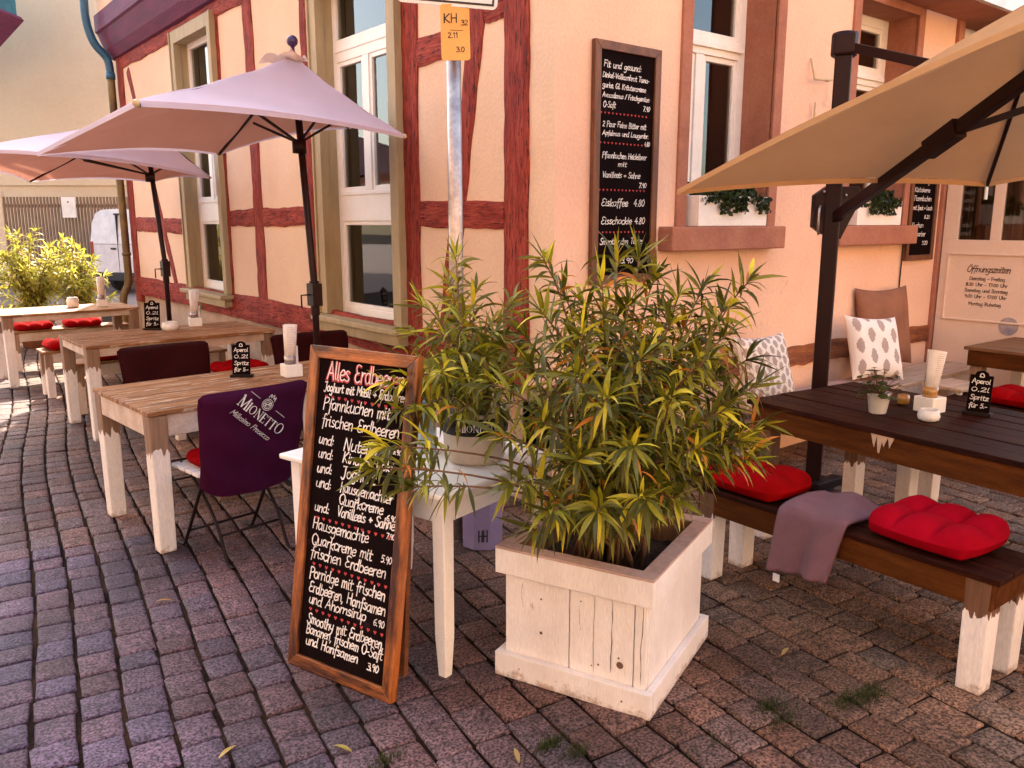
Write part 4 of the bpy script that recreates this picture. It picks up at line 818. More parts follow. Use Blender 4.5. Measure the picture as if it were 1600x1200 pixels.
def chair(label, loc, rz, cover_mat, letters, clabel):
    t = thing('folding_chair', label, 'chair', loc, rz, 'folding chairs with dark cloth covers')
    # local: chair faces +y, backrest plane at y~0, seat forward
    for s in (-1, 1):
        x = s * .19
        b = MB(); b.tube(catmull([(x, -.06, .84), (x, .0, .60), (x, .14, .40), (x, .36, .06), (x, .40, .012), (x, .46, .01)], 5), .009, 8); b.build('leg', m_blackm, t, smooth=True, label='long leg running from the backrest to the front foot')
        x = s * .165
        b = MB(); b.tube(catmull([(x, .42, .44), (x, .25, .36), (x, .08, .20), (x, .01, .06), (x, -.02, .012), (x, -.07, .01)], 5), .009, 8); b.build('leg', m_blackm, t, smooth=True, label='short crossing leg from the seat to the rear foot')
    b = MB(); b.tube([(-.19, .335, .10), (.19, .335, .10)], .007, 8); b.tube([(-.165, .05, .14), (.165, .05, .14)], .007, 8); b.tube([(-.19, .18, .345), (.19, .18, .345)], .006, 8); b.build('cross_rod', m_blackm, t, smooth=True)
    b = MB()
    for i in range(5): b.box(-.21, .21, .07 + i * .075, .07 + i * .075 + .062, .425, .443)
    b.build('seat', m_whitew, t, bevel=.004)
    # cloth cover pulled over the backrest
    W2, zb, zt = .285, .35, .88; n, m_ = 24, 22; b = MB(); vs = []
    def pt(i, j, sd):
        s = -1 + 2 * i / n; q = j / m_; z = zb + (zt - zb) * q
        wz = W2 * (1 - .10 * (1 - q)); yc = -.10 * q + .012 - .012 * math.cos(s * 3); th = .028 * (1 - abs(s) ** 6) ** .5 * (1 - max(0, (q - .9) / .1) ** 3) + .002
        wr = .006 * math.sin(s * 9 + z * 13) * (1 - q) + .004 * math.sin(z * 31 + s * 4)
        z2 = z - (.05 * abs(s) ** 4 if q > .96 else 0) * 0 + (.06 * (abs(s) ** 5) * (1 - q) ** 2)
        zr = z2 - .02 * max(0, abs(s) - .9) * 10 * (1 if q > .95 else 0)
        return (s * wz, yc + sd * th + wr, zr)
    for sd in (-1, 1):
        for j in range(m_ + 1):
            for i in range(n + 1): vs.append(pt(i, j, sd))
    k = n + 1; K = k * (m_ + 1); fs = []
    for sd in (0, 1):
        for j in range(m_):
            for i in range(n):
                q = (sd * K + j * k + i, sd * K + j * k + i + 1, sd * K + (j + 1) * k + i + 1, sd * K + (j + 1) * k + i); fs.append(q if sd == 0 else q[::-1])
    for i in range(n): a = m_ * k + i; fs.append((a, a + 1, K + a + 1, K + a))
    for j in range(m_):
        for i in (0, n): a = j * k + i; fs.append((a, a + k, K + a + k, K + a))
    b.add(vs, fs); cv = b.build('backrest_cover', cover_mat, t, smooth=True, label=clabel)
    if letters:
        lb = MB(); serif_word(lb, 'MIONETTO', 0, 0, .044, 1.0, 0)
        ribbons(lb, text_strokes('Millesimo Prosecco', .0, -.052, .27, .026, 4, slant=.35, jit=.2), .0022, 0)
        ribbons(lb, [[(.02, .085), (.085, .085)], [(.20, .085), (.265, .085)]], .0018, 0)
        for k2 in range(3): ribbons(lb, [[(.14 + (.03 - .008 * k2) * math.cos(a), .083 + (.028 - .008 * k2) * math.sin(a)) for a in [2 * PI * q / 14 for q in range(15)]]], .0026, 0)
        ribbons(lb, [[(.12, .115), (.125, .135), (.132, .12), (.14, .14), (.148, .12), (.155, .135), (.16, .115)], [(.125, .08), (.155, .088)], [(.13, .07), (.15, .098)]], .0035, 0)
        o = lb.build('lettering', m_chalk, cv)
        a = R(-42); th_ = math.atan2(.10, .53)
        # lies on the rear face of the cover (facing -y)
        M_ = Matrix.Translation((-.125, -.130, .825)) @ Matrix.Rotation(PI / 2 + .19 , 4, 'X') @ Matrix.Rotation(a, 4, 'Z')
        o.matrix_local = M_
    return t
ch1 = chair('folding chair with burgundy MIONETTO backrest cover at the nearest light table', (-1.56, .46, 0), R(8), m_burg, True, 'burgundy cloth cover with slanting white MIONETTO lettering')
ch2 = chair('folding chair with plain dark maroon cover on the far side of the nearest light table', (-1.475, 2.02, 0), R(182), m_maroon, False, 'plain dark maroon cloth cover')
dup(ch2, (-.50, 1.98, 0), R(176), 'plain dark covered folding chair close to the wall, mostly hidden by the menu board top')
cushion('bright red cushion on the seat of the burgundy covered chair', (-1.57, .70, .44), R(8), w=.40, d=.38, h=.08)

# ---------------------------------------------------------------- small white table, bucket and tub
wt = thing('side_table', 'small square white table with tapered legs behind the menu board', 'table', (-1.47, -1.10, 0), math.atan2(.25, .97))
b = MB(); b.box(-.02, .70, -.02, .88, .70, .722); b.build('table_top', m_white, wt, bevel=.006)
b = MB(); b.box(.03, .65, .018, .036, .60, .699); b.box(.03, .65, .824, .842, .60, .699); b.box(.018, .036, .037, .823, .60, .699); b.box(.644, .662, .037, .823, .60, .699); b.build('apron', m_white, wt, bevel=.003)
for x, y in ((.04, .04), (.64, .04), (.04, .82), (.64, .82)):
    b = MB(); b.beam((x, y, 0), (x, y, .16), .036, .036, (0, 1, 0), .052, .052); b.beam((x, y, .16), (x, y, .70), .052, .052, (0, 1, 0), .056, .056); b.build('leg', m_white, wt, bevel=.004)
bk = thing('wine_bucket', 'cream bucket with black MIONETTO band on the small white table', 'bucket', (-1.13, -.82, .722))
b = MB(); b.lathe([(.10, 0), (.118, .02), (.135, .20), (.14, .21), (.135, .21), (.128, .20), (.112, .03), (.0, .03)], 32, cap1=False); b.build('bucket_body', mat('bucket_cream', (.68, .54, .40), rough=.4, fine=.03, bump=0), bk, smooth=True)
b = MB(); b.lathe([(.1295, .125), (.1365, .192)], 40, cap0=False, cap1=False); bd = b.build('band', m_blackm, bk, smooth=True, solid=.002)
b = MB(); serif_word(b, 'MIONETTO', 0, 0, .026, 1.1, 0); tmp = b.v; cxx = .09
b.v = [((.1375 + .0012) * math.sin((x - cxx) / .1365), -(.1375 + .0012) * math.cos((x - cxx) / .1365), .145 + y) for x, y, z in tmp]; o = b.build('lettering', m_chalk, bd); o.rotation_euler = (0, 0, az + .15)
b = MB(); b.lathe([(.0, .16), (.125, .165)], 20, cap0=False, cap1=False); b.build('soil', m_soil, bk)
jg = MB(); jg.lathe([(.04, 0), (.045, .01), (.045, .17), (.035, .2), (.035, .205), (.03, .2), (.04, .165), (.04, .012), (0, .012)], 24, cap1=False)
m_bl = mat('pale_blue_glaze', (.42, .55, .62), rough=.15, bump=0, coat=.5, fine=.02)
o = jg.build('jug', m_bl, smooth=True); o.location = (-1.22, -.60, .722); tag(o, 'pale blue glazed vase on the white table behind the oleander leaves', 'vase')
tb = thing('tub', 'lilac printed tub standing on the cobbles behind the white table', 'tub', (-.585, -.125, 0))
b = MB(); P_ = [(.11 * math.cos(2 * PI * k / 8 + PI / 8), .09 * math.sin(2 * PI * k / 8 + PI / 8)) for k in range(8)]; b.prism(P_, .27); b.build('tub_body', m_purpb, tb, bevel=.008, rot=(0, 0, az))
b = MB(); b.tube(catmull([(-.09, 0, .26), (-.085, 0, .33), (0, 0, .38), (.085, 0, .33), (.09, 0, .26)], 5), .008, 8); b.build('handle', m_purpb, tb, smooth=True, rot=(0, 0, az))
b = MB(); ribbons(b, text_strokes('HH', -.02, .05, .05, .06, 1, slant=0), .007, 0); o = b.build('lettering', m_ink, tb)
o.matrix_local = Matrix.Rotation(az, 4, 'Z') @ Matrix.Translation((0, -.0845, 0)) @ Matrix.Rotation(PI / 2, 4, 'X')

# ---------------------------------------------------------------- white wooden planter box
pl = thing('planter_box', 'square white wooden planter box with dark cracks between its boards', 'planter', (-.87, -1.315, 0), R(21.8 - 90))
b = MB(); hx, hy = .275, .305; T = .022
rng = random.Random(2)
def boards_x(y0, y1, side):
    xs = [-hx, -.015, .228, hx]
    for i in range(3): b.box(xs[i] + .0022, xs[i + 1] - .0022, y0 + rng.uniform(-.0015, .0015), y1, .08, .46)
boards_x(-hy, -hy + T, 0); boards_x(hy - T, hy, 0)
for x0, x1 in ((-hx, -hx + T), (hx - T, hx)):
    ys = [-hy + T, -.09, .09, hy - T]
    for i in range(3): b.box(x0, x1, ys[i] + .001, ys[i + 1] - .001, .08, .46)
b.build('side_boards', m_whitew, pl, bevel=.0025)
def ring(z0, z1, ex, tw, mm, nm):
    X_, Y_ = hx + ex, hy + ex; b = MB()
    b.box(-X_, X_, -Y_, -Y_ + tw, z0, z1); b.box(-X_, X_, Y_ - tw, Y_, z0, z1); b.box(-X_, -X_ + tw, -Y_ + tw + .001, Y_ - tw - .001, z0, z1); b.box(X_ - tw, X_, -Y_ + tw + .001, Y_ - tw - .001, z0, z1); return b.build(nm, mm, pl, bevel=.003)
ring(.002, .095, .028, .027, m_whitew, 'base_trim')
ring(.405, .497, .026, .025, m_whitew, 'rim_trim')
def dirty(m, z0, z1, col):
    nt = m.node_tree; N = nt.nodes; L = nt.links; b = N['Principled BSDF']; src = b.inputs['Base Color'].links[0].from_socket
    tc = N.new('ShaderNodeTexCoord'); sx = N.new('ShaderNodeSeparateXYZ'); L.new(tc.outputs['Object'], sx.inputs[0])
    mr = N.new('ShaderNodeMapRange'); mr.inputs[1].default_value = z0; mr.inputs[2].default_value = z1; mr.inputs[3].default_value = .62; mr.inputs[4].default_value = .30; L.new(sx.outputs[2], mr.inputs[0])
    nz = N.new('ShaderNodeTexNoise'); nz.inputs['Scale'].default_value = 26; nz.inputs['Detail'].default_value = 9; nz.inputs['Roughness'].default_value = .75; L.new(tc.outputs['Object'], nz.inputs[0])
    sb = N.new('ShaderNodeMath'); sb.operation = 'SUBTRACT'; L.new(mr.outputs[0], sb.inputs[0]); L.new(nz.outputs[0], sb.inputs[1])
    r2 = N.new('ShaderNodeMapRange'); r2.inputs[1].default_value = -.04; r2.inputs[2].default_value = .12; L.new(sb.outputs[0], r2.inputs[0]); r2.inputs[4].default_value = .75
    mx = N.new('ShaderNodeMixRGB'); L.new(r2.outputs[0], mx.inputs[0]); L.new(src, mx.inputs[1]); mx.inputs[2].default_value = (*col, 1); L.new(mx.outputs[0], b.inputs['Base Color'])
for mm_ in (m_whitew, m_dip, m_dipb): dirty(mm_, 0, .06, (.34, .21, .14))
m_rim = mat('planter_rim_worn', (.52, .36, .30), (.38, .24, .19), scale=4, rough=.8, bump=.4, bscale=40, fine=.15)
ring(.497, .506, .027, .062, m_rim, 'rim_top')
m_inner = mat('bare_inner_wood', (.36, .17, .07), (.20, .08, .03), scale=3, stretch=(6, 6, 1), rough=.8, bump=.3)
b = MB(); e = T + .001; b.box(-hx + e, hx - e, -hy + e, -hy + e + .01, .3, .496); b.box(-hx + e, hx - e, hy - e - .01, hy - e, .3, .496); b.box(-hx + e, -hx + e + .01, -hy + e + .011, hy - e - .011, .3, .496); b.box(hx - e - .01, hx - e, -hy + e + .011, hy - e - .011, .3, .496); b.build('lining', m_inner, pl)
b = MB(); n = 20; vs = [(-hx + .03 + (2 * hx - .06) * i / n, -hy + .03 + (2 * hy - .06) * j / n, .40 + random.Random(i * 31 + j).uniform(-.012, .012)) for j in range(n + 1) for i in range(n + 1)]
b.add(vs, [(j * (n + 1) + i, j * (n + 1) + i + 1, (j + 1) * (n + 1) + i + 1, (j + 1) * (n + 1) + i) for j in range(n) for i in range(n)]); b.build('soil', m_soil, pl, smooth=True)
# drying cracks in the front boards
b = MB(); rng = random.Random(6)
for x0, z0, z1, wd_ in ((.082, .10, .40, .0018), (.145, .12, .40, .0030), (.255, .10, .40, .0022), (-.20, .28, .38, .0012), (.03, .25, .33, .0012)):
    n = 14; vs = []; x = x0
    for i in range(n + 1):
        z = z0 + (z1 - z0) * i / n; x += rng.uniform(-.0022, .0022); ww = wd_ * rng.uniform(.4, 1.2) * (1 if 0 < i < n else .1); vs += [(x - ww / 2, -hy - .0024, z), (x + ww / 2, -hy - .0024, z)]
    b.add(vs, [(2 * i, 2 * i + 1, 2 * i + 3, 2 * i + 2) for i in range(n)])
b.build('cracks', mat('crack_dark', (.07, .035, .022), rough=1, bump=0), pl)
# knots and nail heads
b = MB()
for (x, z, r_) in ((-.125, .33, .004), (-.125, .20, .006), (.10, .14, .004), (.075, .13, .003), (.03, .36, .003), (.180, .16, .013), (.175, .185, .004), (.2, .045, .004), (-.2, .05, .003), (-.05, .045, .002), (.1, .44, .003)):
    yy = -hy - (.0286 if z < .09 else .0018); vs = [(x + r_ * math.cos(2 * PI * k / 10), yy, z + r_ * math.sin(2 * PI * k / 10)) for k in range(10)]; b.add(vs, [tuple(range(10))])
b.build('knots', mat('knot_brown', (.16, .08, .05), rough=.8), pl)

# ---------------------------------------------------------------- oleanders
def leaf(mb, p, d, ln, wd, droop, rng, roll=0):
    d = d.normalized(); side = d.cross(Vector((0, 0, 1))); side = side.normalized() if side.length > .05 else Vector((1, 0, 0)); side = (Matrix.Rotation(roll, 3, d) @ side)
    n = 5; vs = []; pos = Vector(p); dd = d.copy(); prof = (.18, .75, 1.0, .85, .45, .02)
    for i in range(n + 1):
        up = side.cross(dd).normalized(); wv = wd / 2 * prof[i]
        vs += [pos - side * wv + up * wv * .35, pos, pos + side * wv + up * wv * .35]
        pos = pos + dd * ln / n; dd = (dd + Vector((0, 0, -droop / n))).normalized(); side = (side - dd * side.dot(dd)).normalized()
    fs = []
    for i in range(n): a = i * 3; fs += [(a, a + 1, a + 4, a + 3), (a + 1, a + 2, a + 5, a + 4)]
    mb.add(vs, fs)
def oleander(base_fn, tips, rng, pal, lf=(.085, .145), wd=(.012, .019), start=.34, gap=.0235, tipn=9, side=3):
    st, lv = MB(), MB()
    for tip in tips:
        T_ = Vector(tip); B_ = Vector(base_fn()); h = T_ - B_; out = Vector((h.x, h.y, 0))
        c1 = B_ + Vector((out.x * .25, out.y * .25, abs(h.z) * .55 + .12)) + Vector((rng.uniform(-.04, .04), rng.uniform(-.04, .04), 0))
        P = []
        for k in range(13):
            t_ = k / 12; P.append(B_ * (1 - t_) ** 2 + c1 * 2 * t_ * (1 - t_) + T_ * t_ ** 2 + Vector((rng.uniform(-.004, .004), rng.uniform(-.004, .004), 0)))
        st.tube(P, .0065, 6, .0028)
        Lh = sum((P[i + 1] - P[i]).length for i in range(12)); s = Lh * (start if (T_ - B_).length < .95 or T_.x > -1.7 else .80); ang = rng.uniform(0, 6)
        def at(s_):
            acc = 0
            for i in range(12):
                l = (P[i + 1] - P[i]).length
                if acc + l >= s_: return P[i].lerp(P[i + 1], (s_ - acc) / l), (P[i + 1] - P[i]).normalized()
                acc += l
            return P[-1], (P[-1] - P[-2]).normalized()
        tone = rng.uniform(.7, 1.35)
        def put(p, ax, el, k_, old):
            x = ax.orthogonal().normalized(); y = ax.cross(x); dr = (x * math.cos(k_) + y * math.sin(k_)) * math.cos(el) + ax * math.sin(el)
            r_ = rng.random(); c = pal[0] if r_ < .54 else (pal[1] if r_ < .88 else pal[2])
            if old and rng.random() < .05: c = pal[3]
            f = tone * rng.uniform(.75, 1.25); lv.cur = tuple(min(.9, q * f) for q in c)
            sz_ = rng.uniform(.6, 1.1) if rng.random() < .5 else rng.uniform(.95, 1.15); leaf(lv, p + ax * rng.uniform(-.012, .012), dr, rng.uniform(*lf) * sz_, rng.uniform(*wd) * sz_, (rng.uniform(.3, 2.3) if old else rng.uniform(-.3, 1.2)), rng, rng.uniform(-.9, .9))
        while s < Lh - .02:
            p, ax = at(s); fr = s / Lh; ang += 1.05
            for k in range(side): put(p, ax, rng.uniform(.35, 1.0) * fr + rng.uniform(-.3, .2), ang + k * 2 * PI / side + rng.uniform(-.3, .3), True)
            s += gap * rng.uniform(.8, 1.25)
        for k in range(tipn): put(T_ - (P[-1] - P[-2]).normalized() * rng.uniform(0, .03), (P[-1] - P[-2]).normalized(), rng.uniform(.55, 1.4), k * 2.4 + ang, False)
    return st, lv
TIPS = [(-1.06, -1.15, 1.52), (-0.97, -1.15, 1.4), (-0.85, -1.12, 1.36), (-0.96, -1.41, 1.54), (-0.83, -1.39, 1.53), (-1.07, -1.45, 1.46), (-0.71, -1.36, 1.46), (-0.56, -1.35, 1.39), (-0.49, -1.41, 1.42), (-0.44, -1.57, 1.44), (-0.51, -1.52, 1.34), (-0.66, -1.66, 1.28), (-0.96, -1.66, 1.34), (-1.07, -1.58, 1.4), (-1.22, -1.52, 1.31), (-1.17, -1.25, 1.36), (-1.15, -1.14, 1.26), (-0.35, -1.58, 1.05), (-0.38, -1.62, 0.91), (-0.51, -1.64, 1.17), (-0.87, -1.74, 1.22), (-1.15, -1.71, 1.25), (-1.34, -1.62, 1.2), (-1.32, -1.39, 1.2), (-1.21, -1.09, 1.22), (-1.35, -1.23, 1.12), (-1.3, -1.72, 1.15), (-1.11, -1.8, 1.14), (-0.83, -1.78, 1.05), (-0.49, -1.66, 0.84), (-0.6, -1.62, 0.90), (-1.41, -1.56, 1.06), (-1.46, -1.4, 0.99), (-0.97, -1.79, 0.95), (-1.27, -1.8, 1.01), (-1.4, -1.7, 0.97), (-0.54, -1.24, 1.32), (-0.34, -1.27, 1.21), (-0.85, -0.99, 1.17), (-0.64, -1.03, 1.21), (-0.52, -1.13, 0.95), (-0.82, -0.88, 0.89), (-0.35, -1.39, 0.81), (-1.52, -1.54, 0.88), (-1.46, -1.65, 0.81), (-1.39, -1.77, 0.83), (-1.24, -1.83, 0.85), (-1.05, -1.79, 0.8), (-0.80, -1.66, 0.92), (-1.4, -1.51, 0.7), (-.45, -1.58, .88), (-.50, -1.66, .80), (-.40, -1.48, .98), (-.55, -1.6, 1.02), (-.38, -1.40, 1.08), (-.60, -1.70, .90), (-1.0, -1.3, 1.3), (-.8, -1.2, 1.3), (-.75, -1.5, 1.2), (-.95, -1.5, 1.25), (-.6, -1.45, 1.2), (-1.1, -1.35, 1.25), (-1.84, -1.35, 1.01), (-1.78, -1.4, 0.89), (-1.89, -1.37, 0.96)]
TIPS2 = [(-1.02, -0.54, 1.51), (-1.21, -0.58, 1.32), (-1.01, -0.48, 1.4), (-0.98, -0.63, 1.38), (-0.98, -0.76, 1.26), (-0.93, -0.8, 1.18), (-1.3, -0.63, 1.22), (-1.45, -0.77, 1.16), (-1.28, -0.78, 1.24), (-1.19, -0.84, 1.29), (-1.19, -0.98, 1.16), (-1.52, -0.97, 1.12), (-1.43, -1.04, 1.14), (-1.34, -1.11, 1.1), (-1.11, -1.04, 1.06), (-1.57, -0.93, 1.1), (-1.51, -1.04, 1.02), (-1.41, -1.12, 1.0), (-1.21, -1.09, 0.98), (-0.93, -0.93, 1.12), (-0.96, -0.39, 1.31), (-0.91, -0.56, 1.18), (-1.59, -1.04, 1.03), (-0.86, -0.72, 1.33), (-1.05, -.85, 1.22), (-1.12, -.75, 1.10), (-.95, -.70, 1.05), (-1.35, -.85, 1.05), (-1.3, -.95, 1.18)]
PAL = [(.088, .086, .006), (.25, .225, .011), (.56, .46, .025), (.50, .17, .015)]
rng = random.Random(21)
def base_main():
    a = rng.uniform(0, 2 * PI); r_ = rng.uniform(.02, .14); return (-.87 + r_ * math.cos(a), -1.33 + r_ * math.sin(a), .40)
ol = thing('oleander', 'big bushy oleander with drooping olive green leaves growing in the white planter box', 'plant', (0, 0, 0))
st, lv = oleander(base_main, TIPS, rng, PAL); st.build('stems', m_stem, ol, smooth=True); lv.build('foliage', m_leaf, ol, col=True, smooth=True)
rng = random.Random(22)
def base_b():
    a = rng.uniform(0, 2 * PI); r_ = rng.uniform(.0, .06); return (-1.13 + r_ * math.cos(a), -.82 + r_ * math.sin(a), .88)
ol2 = thing('oleander', 'looser oleander rising from the bucket on the white table, in front of the steel post', 'plant', (0, 0, 0))
st, lv = oleander(base_b, TIPS2, rng, [(.15, .14, .009), (.34, .30, .014), (.60, .48, .03), (.5, .2, .02)], start=.42, gap=.028, tipn=8); st.build('stems', m_stem, ol2, smooth=True); lv.build('foliage', m_leaf, ol2, col=True, smooth=True)
# sunlit oleanders at the far end of the terrace
for i, (x, y, lab) in enumerate(((-1.75, 9.3, 'sunlit yellow-green oleander at the left edge behind the farthest table'), (-1.15, 9.2, 'sunlit yellow-green oleander in the middle of the shrub row'), (-.62, 9.0, 'sunlit yellow-green oleander nearest the white van'))):
    rng = random.Random(50 + i); o_ = thing('oleander', lab, 'plant', (x, y, 0), 0, 'sunlit oleanders at the end of the terrace')
    b = MB(); b.lathe([(.17, 0), (.22, .32), (.24, .33), (.24, .36), (.2, .36), (.19, .3), (0, .3)], 24, cap1=False); b.build('pot', m_terra, o_, smooth=True)
    tips = []
    for k in range(44):
        a = rng.uniform(0, 2 * PI); r_ = rng.uniform(.05, .50) * (.9 if i == 2 else 1); zt = (1.52, 1.60, 1.38)[i] - .7 * (r_ / .5) ** 2 * rng.random() - rng.random() * .65; tips.append((r_ * math.cos(a), r_ * math.sin(a), max(.5, zt)))
    st, lv = oleander(lambda: (rng.uniform(-.08, .08), rng.uniform(-.08, .08), .3), tips, rng, [(.42, .40, .05), (.60, .55, .09), (.75, .62, .16), (.7, .38, .1)], lf=(.10, .15), wd=(.02, .03), start=.25, gap=.045, tipn=6)  # sunlight put into these brighter, yellower leaf colours
    st.build('stems', m_stem, o_, smooth=True); lv.build('foliage', m_leafs, o_, col=True, smooth=True)

# ---------------------------------------------------------------- dark picnic table and benches, right
rt = thing('dark_table', 'long dark brown stained wooden table under the tan parasol', 'table', (.60, -.85, 0), R(-6))
b = MB(); n = 7; Wd = .90; LY = 2.1
for i in range(n): b.box(Wd * i / n + .003, Wd * (i + 1) / n - .003, -LY, 0, .715, .74 + random.Random(i).uniform(-.002, .001))
b.build('table_top', m_darkw, rt, bevel=.004)
b = MB(); b.box(.012, .036, -LY + .03, -.03, .60, .714); b.box(Wd - .036, Wd - .012, -LY + .03, -.03, .60, .714); b.box(.037, Wd - .037, -.054, -.03, .60, .714); b.box(.037, Wd - .037, -LY + .03, -LY + .054, .60, .714); b.box(.037, Wd - .037, -1.06, -1.03, .62, .714); b.build('apron', m_apron, rt, bevel=.003)
for x in (.075, Wd - .075):
    for y in (-.10, -LY + .10): b = MB(); b.beam((x, y, 0), (x, y, .60), .085, .085, (0, 1, 0)); b.build('leg', m_dipb, rt, bevel=.005)
b = MB(); rng = random.Random(4); y0 = -.78; vs = []; pts = [(y0 - .055, .713)] + [(y0 - .055 + i * .0092, .713 - (rng.uniform(.02, .10) if i % 3 else rng.uniform(.0, .03))) for i in range(13)] + [(y0 + .06, .713)]
b.add([(.0105, y, z) for y, z in pts], [tuple(range(len(pts)))]); b.build('paint_drip', mat('cream_paint_drip', (.60, .40, .26), rough=.6), rt)
def dark_bench(label, loc, rz, LY, name='dark_bench', W=.34):
    t = thing(name, label, 'bench', loc, rz, 'dark brown benches with white dipped legs')
    b = MB(); n = 3
    for i in range(n): b.box(W * i / n + .003, W * (i + 1) / n - .003, -LY, 0, .425, .45)
    b.build('seat', m_darkw, t, bevel=.004)
    b = MB(); b.box(.010, .034, -LY + .02, -.02, .325, .424); b.box(W - .034, W - .010, -LY + .02, -.02, .325, .424); b.box(.035, W - .035, -LY + .02, -LY + .044, .325, .424); b.box(.035, W - .035, -.044, -.02, .325, .424); b.build('apron', m_apron, t, bevel=.003)
    for x in (.055, W - .055):
        for y in (-.07, -LY + .07): b = MB(); b.beam((x, y, 0), (x, y, .424), .085, .085, (0, 1, 0), .092, .092); b.build('leg', m_dipb, t, bevel=.005)
    return t
nb = dark_bench('dark brown bench nearest the camera with two red cushions and a mauve blanket', (-.02, -1.03, 0), R(-1.5), 1.34)
fb = dark_bench('dark brown bench on the far side of the long dark table', (1.62, -1.15, 0), R(-6), 1.7)
m_redp = mat('raspberry_red_cloth', (.33, .002, .012), (.25, .0015, .008), spec=.03, scale=5, rough=.8, bump=.25, bscale=250, fine=.05)
cushion('plump red cushion at the left end of the near dark bench', (.14, -1.25, .45), R(88), w=.46, d=.36, h=.12, nx=2, ny=2)
cushion('plump raspberry red cushion at the right end of the near dark bench', (.155, -2.06, .45), R(86), w=.44, d=.40, h=.13, nx=3, ny=2, m=m_redp)
# blanket folded over the bench
b = MB(); prof = [(.30, .458), (.22, .462), (.12, .462), (.03, .463), (-.025, .458), (-.045, .44), (-.052, .40), (-.058, .34), (-.066, .28), (-.075, .235)]; m_ = 22; vs = []
prof = [(p.x, p.y) for p in catmull([(a, c, 0) for a, c in prof], 3)]; n = len(prof)
for i, (x, z) in enumerate(prof):
    hang = max(0, .45 - z) / .22
    for j in range(m_ + 1):
        s = j / m_; yy = -1.50 - .30 * s + (.03 * hang * (s - .5)) + .05 * hang * .5
        fold = .016 * math.sin(s * 8 + 1.2) * hang + .010 * math.sin(s * 17 + 2) * hang
        vs.append((x + (-fold if hang > 0 else 0) - .02 * hang * s, yy, z + (.010 * math.sin(s * 9 + x * 12) + .012 + .012 * math.sin(s * PI)) * (1 - min(1, hang)) - .035 * hang * (1 - s)))
b.add(vs, [(i * (m_ + 1) + j, i * (m_ + 1) + j + 1, (i + 1) * (m_ + 1) + j + 1, (i + 1) * (m_ + 1) + j) for i in range(n - 1) for j in range(m_)])
bt = thing('blanket', 'mauve fleece blanket folded over the near dark bench between the red cushions', 'blanket', (0, 0, 0)); b.build('cloth', m_mauve, bt, smooth=True, solid=.016)
b = MB(); b.box(-.098, -.094, -1.555, -1.525, .165, .198); b.build('care_tag', m_signw, bt)

# wall bench with cushions and pillows, pale seat boards
wbn = thing('wall_bench', 'long pale wooden bench against the peach wall holding the pillows', 'bench', (1.45, -.47, 0))
b = MB()
for i in range(3): b.box(0, 3.1, i * .13 + .003, (i + 1) * .13 - .003, .425, .45)
m_pale_w = mat('pale_bench_boards', (.62, .44, .30), (.46, .29, .18), scale=2.2, stretch=(1.2, 14, 14), rough=.6, bump=.4, bscale=26, fine=.2)
b.build('seat', m_pale_w, wbn, bevel=.004)
b = MB(); b.box(.02, 3.08, .012, .034, .33, .424); b.box(.02, 3.08, .35, .372, .33, .424); b.build('apron', m_lime, wbn, bevel=.003)
for x in (.05, 1.5, 3.05):
    for y in (.06, .33): b = MB(); b.beam((x, y, 0), (x, y, .424), .07, .07, (0, 1, 0)); b.build('leg', m_dip2, wbn, bevel=.005)
o = cushion_mesh(1.25, .36, .05, 1, 1).build('seat_pad', m_grey, smooth=True); o.location = (2.55, -.30, .45); tag(o, 'flat mauve grey seat pad lying on the wall bench', 'cushion')
def pillow(label, loc, rot, sz, th, m, pattern=None, name='pillow'):
    N_ = 56; b = MB(); vs = []
    for side in (1, -1):
        for j in range(N_ + 1):
            for i in range(N_ + 1):
                u_ = -1 + 2 * i / N_; v_ = -1 + 2 * j / N_
                pin = 1 - .10 * (1 - v_ * v_) * abs(u_) ** 3; pin2 = 1 - .10 * (1 - u_ * u_) * abs(v_) ** 3
                z = th / 2 * ((1 - u_ ** 4) ** .6) * ((1 - v_ ** 4) ** .6) + .004 * math.sin(u_ * 7 + v_ * 3) * (1 - u_ * u_) * (1 - v_ * v_)
                vs.append((u_ * sz / 2 * pin, v_ * sz / 2 * pin2, side * z))
    n1 = N_ + 1
    for s_ in range(2):
        o = s_ * n1 * n1
        for j in range(N_):
            for i in range(N_):
                q = (o + j * n1 + i, o + j * n1 + i + 1, o + (j + 1) * n1 + i + 1, o + (j + 1) * n1 + i); b.f.append(q if s_ == 0 else q[::-1]); b.c.append(pattern(i / N_, j / N_) if pattern else (1, 1, 1))
    b.v = vs; o = b.build(name, m, smooth=True, col=bool(pattern)); o.location = loc; o.rotation_euler = rot; return tag(o, label, 'pillow', 'pillows on the wall bench')
def pat(nx, ny, g, a_, c_):
    def f(u_, v_):
        x = u_ * nx; k = math.floor(x); y = v_ * ny + (.5 if k % 2 else 0); dx = (x - k - .5); dy = (y % 1) - .5
        return g if (abs(dx) / a_) ** 1.6 + (abs(dy) / c_) ** 1.6 < 1 else (1, 1, 1)
    return f
pillow('white pillow printed with grey leaf ovals, propped in front of the brown pillow', (2.93, -.30, .725), (R(70), R(4), R(-18)), .49, .15, m_pil, pat(4.5, 3.0, (.50, .42, .40), .30, .36))
pillow('plain brown pillow leaning on the wall behind the patterned one', (3.40, -.12, .83), (R(80), 0, R(-8)), .64, .14, m_brownp)
pillow('pillow with small grey ovals on white, partly hidden by the oleander', (1.52, -.33, .72), (R(72), 0, R(-6)), .46, .14, m_pil, pat(8.5, 6.0, (.55, .46, .43), .40, .42))

